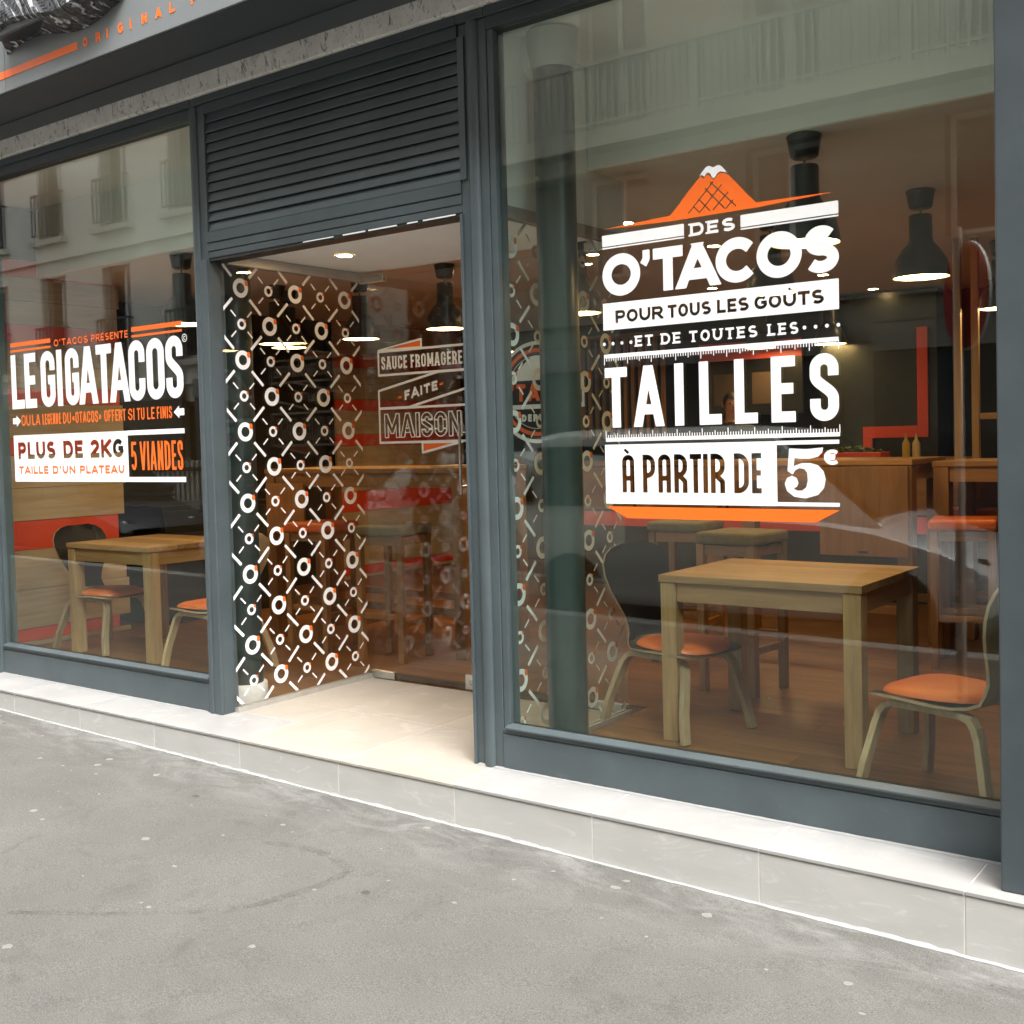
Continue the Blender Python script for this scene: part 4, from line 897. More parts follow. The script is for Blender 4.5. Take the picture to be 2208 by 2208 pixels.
# --- pendant lamps: black bell shades on a ceiling rose
def make_pendant():
    p = empty('pendant_lamp', cat='lamp', group='black bell pendant lamps')
    MB().lathe([(0.070, 0), (0.074, -0.006), (0.070, -0.016), (0.058, -0.088), (0.048, -0.096), (0.010, -0.100)], n=28).build('ceiling_rose', 'lamp_black', p, smooth=True)
    MB().tube([(0, 0, -0.098), (0, 0, -0.135)], 0.005, 8).build('cord', 'lamp_black', p)
    sh = [(0.012, -0.125), (0.055, -0.128), (0.058, -0.136), (0.058, -0.250), (0.066, -0.272), (0.098, -0.310), (0.126, -0.360), (0.140, -0.420), (0.143, -0.450)]
    inn = [(r-0.004, z) for r, z in reversed(sh[3:])]; inn[0] = (0.140, -0.450)
    s = MB().lathe(sh+inn, n=36, cap=False).build('shade', 'lamp_black', p, smooth=True)
    MB().lathe([(0.134, -0.446), (0.126, -0.438), (0.06, -0.430), (0.001, -0.429)], n=36, cap=False).build('diffuser', 'lamp_glow', p, smooth=True)
    return p
pend = make_pendant()
PENDS = [(-1.83, 0.88, 'nearest pendant lamp above the right window table'), (-1.79, 2.33, 'pendant lamp to the right of the white lettering'), (-1.86, 4.3, 'pendant lamp cut by the right window frame'),
         (-2.62, 2.33, 'pendant lamp behind the round letters of the right window'), (-5.97, 0.88, 'pendant lamp above the left window table'), (-5.08, 2.42, 'pendant lamp hanging behind the right half of the glass door'),
         (-5.98, 2.50, 'pendant lamp behind the hinge edge of the glass door'), (-6.86, 2.58, 'pendant lamp behind the ring printed panel'), (-6.66, 2.28, 'second pendant lamp close behind the ring printed panel'),
         (-3.93, 2.35, 'pendant lamp behind the round column of the right window'), (-6.10, 4.40, 'deep pendant lamp beside the round emblem'), (-4.35, 6.05, 'far pendant lamp over the counter'), (-3.75, 6.2, 'farthest pendant lamp over the counter')]
for i, (x, y, lab) in enumerate(PENDS):
    o = pend if i == 0 else copy_tree(pend); o.location = (x, y, ZC-0.0005); o['label'] = lab
# --- recessed downlights
def make_spot():
    p = empty('recessed_downlight', cat='downlight', group='recessed ceiling downlights')
    MB().lathe([(0.052, 0.0), (0.050, -0.005), (0.040, -0.004)], n=24, cap=False).build('trim_ring', 'aluminium', p, smooth=True)
    MB().lathe([(0.040, -0.0035), (0.001, -0.0035)], n=24, cap=False).build('lens', 'spot_glow', p)
    return p
spot = make_spot()
SP = [(-4.20, 0.56, 2.3445, 'downlight in the entrance recess ceiling'), (-3.36, 2.01, ZC, 'downlight just left of the orange hill emblem'), (-4.10, 2.81, ZC, 'downlight beside the top bar of the lettering'), (-4.36, 3.13, ZC, 'downlight below the top bar of the lettering'),
      (-3.35, 3.10, ZC, 'downlight among the round white letters'), (-4.32, 5.02, ZC, 'downlight just above the white cut-out bar'), (-3.33, 4.96, ZC, 'downlight under the last round letter'), (-3.34, 6.15, ZC, 'farthest downlight right of the white cut-out bar'), (-5.23, 2.95, ZC, 'downlight at the top right of the glass door')]
for i, (x, y, z, lab) in enumerate(SP):
    o = spot if i == 0 else copy_tree(spot); o.location = (x, y, z); o['label'] = lab

# --- dining tables
def make_table(w_, d_):
    t = empty('dining_table', cat='table', group='low oak window tables')
    H_ = 0.745; n = 7; 
    for k in range(n):
        MB().box(-w_/2, w_/2, 0.0004, d_/n-0.0004, 0, 0.032).build('top_stave', 'oak_x', t, bevel=0.0015, loc=(0, -d_/2+d_/n*k, H_-0.032))
    L = 0.075
    for sx in (-1, 1):
        for sy in (-1, 1):
            x, y = sx*(w_/2-L/2-0.006), sy*(d_/2-L/2-0.006)
            MB().box(-L/2, L/2, -L/2, L/2, 0, H_-0.0335).build('leg', 'oak_z', t, bevel=0.003, loc=(x, y, 0))
    for s in (-1, 1):
        MB().box(-w_/2+L+0.008, w_/2-L-0.008, -0.011, 0.011, -0.085, 0).build('apron', 'oak_x', t, bevel=0.002, loc=(0, s*(d_/2-0.026), H_-0.0335))
        MB().box(-0.011, 0.011, -d_/2+L+0.008, d_/2-L-0.008, -0.085, 0).build('apron', 'oak_y', t, bevel=0.002, loc=(s*(w_/2-0.026), 0, H_-0.0335))
    return t
tb = make_table(0.92, 0.75); place(tb, (-2.02, 1.105, 0)); tb['label'] = 'oak table between two chairs behind the right window'
tb2 = copy_tree(tb); place(tb2, (-6.52, 1.00, 0)); tb2['label'] = 'oak table behind the left window'

# --- bent plywood chairs with orange seat pads
def make_chair():
    ch = empty('shell_chair', cat='chair', group='black shell chairs with orange seats')
    # centre line in the xz plane (front = +x), and half width along it
    prof = []
    def P(x, z, hw): prof.append((x, z, hw))
    P(0.215, 0.410, 0.10); P(0.212, 0.413, 0.150); P(0.19, 0.420, 0.178); P(0.14, 0.426, 0.194); P(0.07, 0.427, 0.202); P(0.0, 0.424, 0.202); P(-0.06, 0.420, 0.194); P(-0.11, 0.417, 0.176); P(-0.150, 0.420, 0.148)
    P(-0.180, 0.434, 0.124); P(-0.200, 0.460, 0.110); P(-0.210, 0.495, 0.106); P(-0.217, 0.540, 0.118); P(-0.227, 0.595, 0.146); P(-0.240, 0.655, 0.176); P(-0.254, 0.715, 0.193); P(-0.266, 0.765, 0.192); P(-0.276, 0.805, 0.170); P(-0.283, 0.832, 0.130); P(-0.286, 0.845, 0.075)
    prof[:] = [(x, z-0.040 if z <= 0.434 else 0.394+(z-0.434)*(0.845-0.394)/(0.845-0.434), hw) for x, z, hw in prof]
    nu = 14; th = 0.011; vs = []; fs = []; mi = []
    N = len(prof); C3 = [Vector((p[0], 0, p[1])) for p in prof]
    def nrm(i):
        d = (C3[min(i+1, N-1)]-C3[max(i-1, 0)]).normalized(); return Vector((d.z, 0, -d.x))*-1 if False else Vector((-d.z, 0, d.x))*-1
    for side in (0, 1):
        for i in range(N):
            nn = nrm(i)
            for k in range(nu+1):
                u = -1+2*k/nu; curve = 0.018*u*u*(1 if i > 9 else 0.35)
                p = C3[i]+Vector((0, prof[i][2]*u, 0))+nn*(curve + (0 if side == 0 else -th)); vs.append(p)
    W_ = nu+1; off = N*W_
    for i in range(N-1):
        for k in range(nu):
            a, b, c_, d = i*W_+k, i*W_+k+1, (i+1)*W_+k+1, (i+1)*W_+k
            fs.append((a, b, c_, d)); mi.append(0); fs.append((a+off, d+off, c_+off, b+off)); mi.append(1)
        for k in (0, nu): a, d = i*W_+k, (i+1)*W_+k; fs.append((a, d, d+off, a+off)); mi.append(1)
    for i in (0, N-1):
        for k in range(nu): a, b = i*W_+k, i*W_+k+1; fs.append((a, b, b+off, a+off)); mi.append(1)
    mb = MB(); mb.v = [tuple(v) for v in vs]; mb.f = fs; mb.mi = mi
    o = mb.build('shell', ['black_laminate', 'ply'], ch, smooth=True)
    # seat pad
    pd = MB(); vs = []; fs = []; n, m_ = 28, 5
    for j in range(m_+1):
        q = j/m_; rr = math.sqrt(max(0, 1-(q)**2)) if j else 1
        for k in range(n):
            a = 2*PI*k/n; ca, sa = math.cos(a), math.sin(a); e = (abs(ca)**2.6+abs(sa)**2.6)**(-1/2.6)
            x = 0.018+0.190*e*ca*rr; y = 0.188*e*sa*rr*(0.93+0.10*ca)
            vs.append((x, y, 0.3885+0.034*math.sin(q*PI/2)+0.0045*(y/0.18)**2-0.012*max(0, (x-0.12)/0.09)**2))
    for j in range(m_):
        for k in range(n): fs.append((j*n+k, j*n+(k+1) % n, (j+1)*n+(k+1) % n, (j+1)*n+k))
    fs.append(tuple(range(n))[::-1]); pd.add(vs, fs); pd.build('seat_pad', 'orange_leather', ch, smooth=True)
    # two bent-wood arches as legs
    for s in (-1, 1):
        y0, y1 = s*0.135, s*0.200
        pts = [(x_, y_, z_*0.897) for x_, y_, z_ in (((0.225, y1, 0.002), (0.205, y1*.93, 0.14), (0.182, y0*1.12, 0.30), (0.172, y0*1.05, 0.350), (0.155, y0, 0.378), (0.125, y0, 0.391), (0.0, y0, 0.393), (-0.125, y0, 0.391), (-0.157, y0, 0.378), (-0.178, y0*1.05, 0.350), (-0.196, y0*1.12, 0.30), (-0.235, y1*.93, 0.14), (-0.262, y1, 0.002)))]
        MB().ribbon(pts, (0, 1, 0), 0.020, 0.0125).build('leg_arch', 'ply', ch, bevel=0.003)
    MB().box(-0.02, 0.02, -0.135, 0.135, 0.356, 0.371).box(0.09, 0.13, -0.135, 0.135, 0.357, 0.373).build('seat_bracket', 'iron_dark', ch)
    return ch
ch = make_chair(); place(ch, (-2.52, 0.98, 0), math.radians(-16)); ch.scale = (1.1, 1.1, 1); ch['label'] = 'black shell chair left of the right window table'
c2_ = copy_tree(ch); place(c2_, (-1.185, 0.60, 0), math.radians(163)); c2_['label'] = 'black shell chair right of the right window table, back cut by the frame'
c3_ = copy_tree(ch); place(c3_, (-6.88, 0.86, 0), math.radians(4)); c3_['label'] = 'black shell chair between the striped wall and the left window table'
c4_ = copy_tree(ch); place(c4_, (-5.62, 0.78, 0), math.radians(176)); c4_['label'] = 'shell chair right of the left window table, cut by the entrance post'

# --- bar stools
def make_stool(fabric, H_=0.85, s=0.17):
    st = empty('bar_stool', cat='stool', group='wooden bar stools')
    MB().box(-s-0.012, s+0.012, -s-0.012, s+0.012, H_-0.062, H_).build('cushion', fabric, st, bevel=0.018, seg=3)
    for sx in (-1, 1):
        for sy in (-1, 1): MB().box(-0.021, 0.021, -0.021, 0.021, 0, H_-0.064).build('leg', 'bar_wood_z', st, bevel=0.003, loc=(sx*(s-0.018), sy*(s-0.018), 0))
    for q in (-1, 1):
        MB().box(-s+0.041, s-0.041, -0.010, 0.010, -0.055, 0).build('seat_rail', 'bar_wood', st, bevel=0.002, loc=(0, q*(s-0.018), H_-0.066))
        MB().box(-0.010, 0.010, -s+0.041, s-0.041, -0.055, 0).build('seat_rail', 'bar_wood', st, bevel=0.002, loc=(q*(s-0.018), 0, H_-0.066))
        MB().box(-s+0.041, s-0.041, -0.010, 0.010, 0, 0.036).build('stretcher', 'bar_wood', st, bevel=0.002, loc=(0, q*(s-0.018), 0.27))
        MB().box(-0.010, 0.010, -s+0.041, s-0.041, 0, 0.036).build('stretcher', 'bar_wood', st, bevel=0.002, loc=(q*(s-0.018), 0, 0.22))
    return st
s1 = make_stool('olive_fabric'); place(s1, (-4.86, 1.58, 0), math.radians(8)); s1['label'] = 'olive cushioned bar stool behind the glass door'
s2 = copy_tree(s1); place(s2, (-2.60, 1.85, 0), math.radians(-6)); s2['label'] = 'olive cushioned bar stool behind the right window table'
s3 = make_stool('orange_leather'); place(s3, (-5.55, 1.62, 0), 0.1); s3['label'] = 'orange bar stool behind the ring printed panel'
s4 = copy_tree(s3); place(s4, (-1.78, 3.05, 0), 0.2); s4['label'] = 'orange bar stool near the right edge of the right window'
s5 = copy_tree(s3); place(s5, (-1.95, 4.1, 0), -0.1); s5['label'] = 'orange bar stool farther back at the right'
s6 = copy_tree(s1); place(s6, (-3.25, 2.45, 0), 0.1); s6['label'] = 'olive bar stool behind the left chair of the right window'

# --- high bar tables
def make_bar(x0, x1, y0, y1, H_, label, skirts=()):
    b = empty('bar_table', ((x0+x1)/2, (y0+y1)/2, 0), label=label, cat='table', group='high oak bar tables'); cx, cy_ = (x0+x1)/2, (y0+y1)/2
    w2, d2 = (x1-x0)/2, (y1-y0)/2
    MB().box(-w2, w2, -d2, d2, H_-0.034, H_).build('top', 'bar_wood', b, bevel=0.003)
    for sx in (-1, 1):
        for sy in (-1, 1): MB().box(-0.045, 0.045, -0.045, 0.045, 0, H_-0.0355).build('leg', 'bar_wood_z', b, bevel=0.003, loc=(sx*(w2-0.05), sy*(d2-0.05), 0))
    for s in (-1, 1):
        MB().box(-w2+0.097, w2-0.097, -0.012, 0.012, -0.09, 0).build('apron', 'bar_wood', b, bevel=0.002, loc=(0, s*(d2-0.03), H_-0.0355))
        MB().box(-0.012, 0.012, -d2+0.097, d2-0.097, -0.09, 0).build('apron', 'oak_y', b, bevel=0.002, loc=(s*(w2-0.03), 0, H_-0.0355))
        MB().box(-w2+0.097, w2-0.097, -0.012, 0.012, 0, 0.05).build('foot_rail', 'bar_wood', b, bevel=0.002, loc=(0, s*(d2-0.05), 0.26))
    for xa, xb, za, zb in skirts:
        sk = MB().box(xa-cx, xb-cx, -d2-0.022, -d2-0.002, za, zb).build('cupboard_front', 'bar_wood_z', b, bevel=0.003)
        MB().box((xa+xb)/2-cx-0.03, (xa+xb)/2-cx+0.03, -d2-0.028, -d2-0.0225, za+0.02, za+0.032).build('finger_pull', 'iron_dark', sk)
    return b
make_bar(-6.22, -4.40, 1.72, 2.40, 1.20, 'high bar table behind the glass door', [(-6.18, -5.80, 0.75, 1.10)])
make_bar(-3.42, -2.06, 3.02, 3.70, 1.19, 'high bar table behind the price lettering', [(-2.62, -2.08, 0.61, 1.15)])
make_bar(-2.03, -0.6, 3.30, 3.95, 1.17, 'high bar table at the right edge of the right window')
tag(MB().box(-0.16, 0.16, -0.12, 0.12, 0, 0.012).build('menu_card', 'sauce_cream', loc=(-4.55, 1.9, 1.2005)), 'pale card lying on the bar table behind the door', 'card')

# --- timber screen with two tall posts
scn = empty('timber_screen', label='pale timber posts and shelf rail at the right of the room', cat='screen')
for x in (-2.07, -1.96): MB().box(x-0.022, x+0.022, 4.02, 4.06, 1.15, ZC).build('post', 'oak_z', scn, bevel=0.002)
MB().box(-1.935, -0.5, 4.02, 4.06, 1.42, 1.46).build('rail', 'oak_x', scn, bevel=0.002); MB().box(-1.78, -1.74, 4.02, 4.06, 1.17, 1.4185).build('post', 'oak_z', scn, bevel=0.002)
MB().box(-2.1, -0.5, 4.0, 4.30, 0.0, 1.1485).build('base_cabinet', 'bar_wood', scn, bevel=0.003)

# --- serving counter, wall panels at the back
ct = empty('serving_counter', label='wood fronted serving counter across the back of the room', cat='counter')
MB().box(-6.2, -2.45, 5.25, 5.75, 0.0, 1.10).build('front', 'dark_wall', ct); MB().box(-6.25, -2.40, 5.20, 5.80, 1.1015, 1.14).build('worktop', 'bar_wood', ct, bevel=0.003)
MB().box(-6.2, -2.45, 5.235, 5.2485, 0.55, 0.68).build('red_band', 'red_paint', ct)
for k in range(4): MB().box(-6.15+0.92*k, -5.26+0.92*k, 5.235, 5.2485, 0.70, 1.09).build('front_panel', 'bar_wood', ct, bevel=0.002)
wp = empty('wall_graphic', label='thin red angular band on the dark back wall', cat='wall panel')
MB().box(-3.02, -2.93, 6.30, 6.33, 1.30, 2.25).build('upright_band', 'red_paint', wp); MB().box(-3.50, -3.0215, 6.30, 6.33, 1.30, 1.40).build('cross_band', 'red_paint', wp); MB().box(-3.50, -3.42, 6.30, 6.33, 1.14, 1.2985).build('lower_band', 'red_paint', wp)
MB().box(-3.9, -2.86, 6.335, 6.79, 0.0, 2.58).build('dark_panel', 'black_paint', wp)
MB().box(-2.0, -0.4, 6.74, 6.79, 1.95, 2.10).build('far_band', 'red_paint', wp)
mnb = empty('menu_board', label='dark menu board with a red header over the counter', cat='board'); MB().box(-5.15, -4.1, 6.40, 6.44, 1.55, 2.25).build('board', 'black_laminate', mnb); MB().box(-5.15, -4.1, 6.385, 6.3985, 2.08, 2.25).build('header', 'red_paint', mnb)
MB().box(-5.0, -4.75, 6.39, 6.3985, 1.65, 1.95).box(-4.6, -4.35, 6.39, 6.3985, 1.65, 1.95).build('sheet', 'vinyl_dark', mnb)
ss = empty('slatted_screen', label='upright timber slat screen in the depth of the room', cat='screen')
for k in range(15): MB().box(-0.018, 0.018, 0, 0.03, 0, 1.0).build('slat', 'bar_wood_z', ss, loc=(-6.6+0.085*k, 6.1, 1.35))
MB().box(-6.65, -5.35, 6.1, 6.14, 2.352, 2.40).build('top_rail', 'bar_wood', ss)
def bottle(x, y, mat, label):
    b = empty('sauce_bottle', (x, y, 1.1405), label=label, cat='bottle', group='sauce bottles on the counter')
    MB().lathe([(0.028, 0), (0.030, 0.01), (0.030, 0.115), (0.020, 0.135), (0.014, 0.145)], n=18).build('body', mat, b, smooth=True)
    MB().lathe([(0.014, 0.1455), (0.012, 0.155), (0.004, 0.195)], n=14).build('nozzle', mat, b, smooth=True)
bottle(-2.845, 5.42, 'sauce_yellow', 'mustard yellow sauce bottle on the counter'); bottle(-2.765, 5.42, 'sauce_cream', 'cream sauce bottle on the counter')
tray = empty('salad_tray', (-3.30, 5.45, 1.1405), label='dark tray heaped with green salad on the counter', cat='tray'); MB().box(-0.28, 0.28, -0.12, 0.12, 0, 0.05).build('tray', 'red_paint', tray, bevel=0.006)
hp = MB(); 
for k in range(60):
    a = random.uniform(-0.22, 0.22); b = random.uniform(-0.09, 0.09); z = 0.055+0.05*random.random()*(1-abs(a)/0.25); q = 0.03
    hp.add([(a-q, b, z), (a, b-q, z+0.02*random.random()), (a+q, b+0.01, z-0.01), (a, b+q, z+0.02*random.random())], [(0, 1, 2, 3)])
hp.build('salad', 'tray_green', tray, fix=False)
# small dark side cabinet behind the left table
cab = empty('side_cabinet', (-7.45, 2.2, 0), label='low black cabinet in the gap of the striped wall', cat='cabinet')
MB().box(-0.5, 0.12, -0.55, 0.8, 0, 0.92).build('carcass', 'black_laminate', cab, bevel=0.004)
for k in range(3): MB().box(0.1205, 0.135, -0.53+0.44*k, -0.11+0.44*k, 0.05, 0.88).build('door', 'black_paint', cab, bevel=0.002)

# --- a person in dark clothes behind the counter
def person(loc, rz):
    J = {'pel': (0, 0, .96), 'sp': (0, 0.01, 1.14), 'ch': (0, 0.0, 1.33), 'nk': (0, 0.01, 1.49), 'hb': (0, -.01, 1.56), 'hm': (0, -.015, 1.64), 'ht': (0, 0.0, 1.735),
         'ls': (.19, 0.01, 1.41), 'le': (.25, -.02, 1.13), 'lw': (.20, -.24, 1.05), 'lh': (.17, -.33, 1.05), 'rs': (-.19, 0.01, 1.41), 're': (-.25, -.02, 1.13), 'rw': (-.20, -.24, 1.05), 'rh': (-.17, -.33, 1.05),
         'lk': (.10, -.02, .50), 'la': (.10, .02, .09), 'lt': (.11, -.14, .03), 'rk': (-.10, -.02, .50), 'ra': (-.10, .02, .09), 'rt': (-.11, -.14, .03), 'lhp': (.10, 0, .90), 'rhp': (-.10, 0, .90)}
    Rr = {'pel': (.15, .11), 'sp': (.14, .10), 'ch': (.165, .115), 'nk': (.058, .062), 'hb': (.062, .07), 'hm': (.074, .092), 'ht': (.05, .06), 'ls': .065, 'le': .045, 'lw': .032, 'lh': .036, 'rs': .065, 're': .045, 'rw': .032, 'rh': .036, 'lk': .06, 'la': .042, 'lt': .035, 'rk': .06, 'ra': .042, 'rt': .035, 'lhp': .09, 'rhp': .09}
    E_ = [('pel', 'sp'), ('sp', 'ch'), ('ch', 'nk'), ('nk', 'hb'), ('hb', 'hm'), ('hm', 'ht'), ('ch', 'ls'), ('ls', 'le'), ('le', 'lw'), ('lw', 'lh'), ('ch', 'rs'), ('rs', 're'), ('re', 'rw'), ('rw', 'rh'), ('pel', 'lhp'), ('lhp', 'lk'), ('lk', 'la'), ('la', 'lt'), ('pel', 'rhp'), ('rhp', 'rk'), ('rk', 'ra'), ('ra', 'rt')]
    V = [Vector(J[k]) for k in J]; ks = list(J); R_ = [Rr[k] for k in ks]; E2 = [(ks.index(a), ks.index(b)) for a, b in E_]
    for s, w_ in ((1, 'lw'), (-1, 'rw')):          # five fingers on each hand
        hnd = ks.index('lh' if s > 0 else 'rh'); h0 = V[hnd]
        for f, (dx, L_) in enumerate(((-.028, .070), (-.010, .082), (.008, .080), (.024, .064), (-.048*s, .040))):
            a = len(V); V.append(h0+Vector((dx, -.025 if f < 4 else .01, -.004))); R_.append(.0095); V.append(h0+Vector((dx*1.15, -.03-L_*.55 if f < 4 else -.02, -.010))); R_.append(.0085); V.append(h0+Vector((dx*1.2, -.03-L_ if f < 4 else -.045, -.028))); R_.append(.007)
            E2 += [(hnd, a), (a, a+1), (a+1, a+2)]
    me = bpy.data.meshes.new('person'); me.from_pydata(V, E2, []); o = bpy.data.objects.new('person', me); COL.objects.link(o)
    sk = o.modifiers.new('skin', 'SKIN'); 
    for i, r in enumerate(R_): me.skin_vertices[0].data[i].radius = r if isinstance(r, tuple) else (r, r)
    me.skin_vertices[0].data[0].use_root = True
    ss_ = o.modifiers.new('sub', 'SUBSURF'); ss_.levels = 2; ss_.render_levels = 2
    dg = bpy.context.evaluated_depsgraph_get(); ev = o.evaluated_get(dg); m2 = bpy.data.meshes.new_from_object(ev); o.modifiers.clear(); o.data = m2
    m2.materials.clear()
    for k in ('skin', 'cloth_black', 'iron_dark'): m2.materials.append(M[k])
    for p in m2.polygons:
        c_ = p.center; p.use_smooth = True
        p.material_index = 0 if (c_.z > 1.475 or (c_.y < -.10 and 0.9 < c_.z < 1.12)) else (1 if c_.z > .92 else 2)
    o.location = loc; o.rotation_euler = (0, 0, rz)
    hb = MB(); vs = []; n = 20
    for j in range(9):
        ph = PI/2*j/8*1.15
        for k in range(n):
            a = 2*PI*k/n; cut = 1.0 if math.sin(a) > -0.35 else 0.62
            pp = min(ph, PI/2*1.15*cut); vs.append((0.083*math.sin(pp)*math.cos(a), 0.098*math.sin(pp)*math.sin(a)-0.002, 1.655+0.108*math.cos(pp)))
    hb.add(vs, [(j*n+k, j*n+(k+1) % n, (j+1)*n+(k+1) % n, (j+1)*n+k) for j in range(8) for k in range(n)]); hb.build('hair', 'hair', o, smooth=True)
    ft = MB()
    ft.add([(0.0, -.098, 1.655), (.017, -.098, 1.612), (-.017, -.098, 1.612), (0, -.128, 1.617), (0, -.100, 1.606)], [(0, 1, 3), (0, 3, 2), (1, 4, 3), (2, 3, 4)]); ft.build('nose', 'skin', o)
    for s in (-1, 1):
        MB().lathe([(0.001, -.008), (.009, -.004), (.011, 0), (.009, .004), (.001, .008)], n=12).build('eye', 'iron_dark', o, loc=(s*.031, -.094, 1.652)); MB().lathe([(0.001, -.028), (.012, -.02), (.014, 0), (.012, .022), (.001, .028)], n=10).build('ear', 'skin', o, loc=(s*.080, 0.0, 1.640))
    MB().box(-.024, .024, -.100, -.092, 1.578, 1.586).build('mouth', 'road_red', o, bevel=.003)
    return tag(o, 'person in dark clothes standing behind the counter, head showing between the tall letters', 'person')
person((-4.62, 5.98, 0), math.radians(35))

# ================================================================== ACROSS THE STREET (seen mirrored in the panes)
def facade(name, x0, x1, y, floors, z0, bay, ow, wall, label, joints=False, pane='opp_glass', roof=True, b=None):
    b = b or empty(name, label=label, cat='building', group='buildings across the street')
    n = int((x1-x0)/bay); mb = MB(); rv_ = 0.22
    ztop = z0+sum(f[0] for f in floors)
    z = z0
    for fi, (fh, sill, oh, kind) in enumerate(floors):
        mb.box(x0, x1, y-0.4, y, z, z+sill); mb.box(x0, x1, y-0.4, y, z+sill+oh, z+fh)
        for k in range(n+1):
            xc = x0+bay*k; a = x0 if k == 0 else xc-(bay-ow)/2; e = x1 if k == n else xc+(bay-ow)/2
            mb.box(a, e, y-0.4, y, z+sill, z+sill+oh)
        for k in range(n):
            xc = x0+bay*(k+0.5); wa, wb, za, zb = xc-ow/2, xc+ow/2, z+sill, z+sill+oh
            fr = MB().box(wa, wa+.07, y-.30, y-.24, za, zb).box(wb-.07, wb, y-.30, y-.24, za, zb).box(wa+.07, wb-.07, y-.30, y-.24, zb-.07, zb).box(wa+.07, wb-.07, y-.30, y-.24, za, za+.09).box(xc-.04, xc+.04, y-.30, y-.24, za+.09, zb-.07).build('window_frame', 'opp_joinery', b)
            MB().box(wa, wb, y-.285, y-.265, za+.01, zb-.01).build('pane', pane, fr)
            if kind >= 1:
                for s in (-1, 1): MB().box(xc+s*(ow/2-.06)-.13, xc+s*(ow/2-.06)+.13, y-.10, y-.06, za+.02, zb-.02).build('shutter', 'shutter', fr)
                bl = MB().box(wa-.08, wb+.08, y+.10, y+.13, za+.95, za+1.0).box(wa-.08, wb+.08, y+.10, y+.13, za+.08, za+.11)
                for q in range(9): xx = wa-.06+(ow+.12)*q/8; bl.box(xx-.010, xx+.010, y+.105, y+.125, za+.11, za+.95)
                for xx in (wa-.06, wb+.06): bl.box(xx-.012, xx+.012, y-.0, y+.10, za+.96, za+.985)
                bl.build('window_guard', 'iron_dark', fr)
                MB().box(wa-.15, wb+.15, y+.001, y+.16, za-.14, za-.02).build('sill', 'opp_stone', fr)
        z += fh
        if fi < len(floors)-1: MB().box(x0, x1, y+.001, y+.10, z-.16, z-.02).build('string_course', wall, b)
    mb.build('wall', wall, b)
    if not roof: return b
    MB().box(x0, x1, y-.39, y+.35, ztop, ztop+.25).build('cornice', wall, b)
    MB().extrude([(y-.38, ztop+.25), (y+.25, ztop+.25), (y-1.4, ztop+2.3), (y-2.0, ztop+2.3)], x0, x1, 'yz').build('roof', 'shutter', b)
    if joints:
        for fi in range(12): MB().box(x0, x1, y+.0005, y+.028, z0+1.1+fi*.42, z0+1.1+fi*.42+.375).build('ashlar_course', wall, b)
    return b
YO = -10.5
facade('opposite_building', -48, -12.6, YO, [(3.0, .9, 1.6, 0), (2.95, .35, 2.1, 1), (2.95, .35, 2.1, 1), (2.9, .35, 2.0, 1), (2.8, .35, 1.9, 1)], -0.2, 2.36, 1.0, 'opp_plaster', 'cream rendered apartment house across the street with window guards')
ob2 = facade('opposite_building', -12.5, 22, YO, [(3.4, .5, 2.4, 0), (2.4, .5, 1.5, 0)], -0.2, 2.6, 1.1, 'opp_ashlar', 'stone apartment house across the street with a long balcony', roof=False)
facade('opposite_building', -12.5, 22, YO, [(3.3, .05, 2.5, 0), (3.2, .05, 2.4, 0), (3.0, .4, 1.9, 1)], 5.6, 2.6, 1.1, 'opp_stone', '', pane='curtain_glass', b=ob2)
MB().box(-12.5, 22, YO+.001, YO+.75, 5.42, 5.66).build('balcony_slab', 'opp_stone', ob2); MB().box(-12.5, 22, YO+.001, YO+.35, 5.20, 5.418).build('balcony_moulding', 'opp_stone', ob2)
br = MB().box(-12.5, 22, YO+.66, YO+.72, 6.55, 6.62).box(-12.5, 22, YO+.67, YO+.71, 5.74, 5.78)
for k in range(300):
    x = -12.45+0.115*k
    br.box(x-.014, x+.014, YO+.675, YO+.705, 5.661, 6.55)
    if k % 3 == 0: br.box(x-.03, x+.03, YO+.665, YO+.715, 5.95, 6.3)
    if k % 24 == 0: br.box(x-.06, x+.06, YO+.64, YO+.74, 5.661, 6.75)
br.build('balustrade', 'iron_light', ob2)

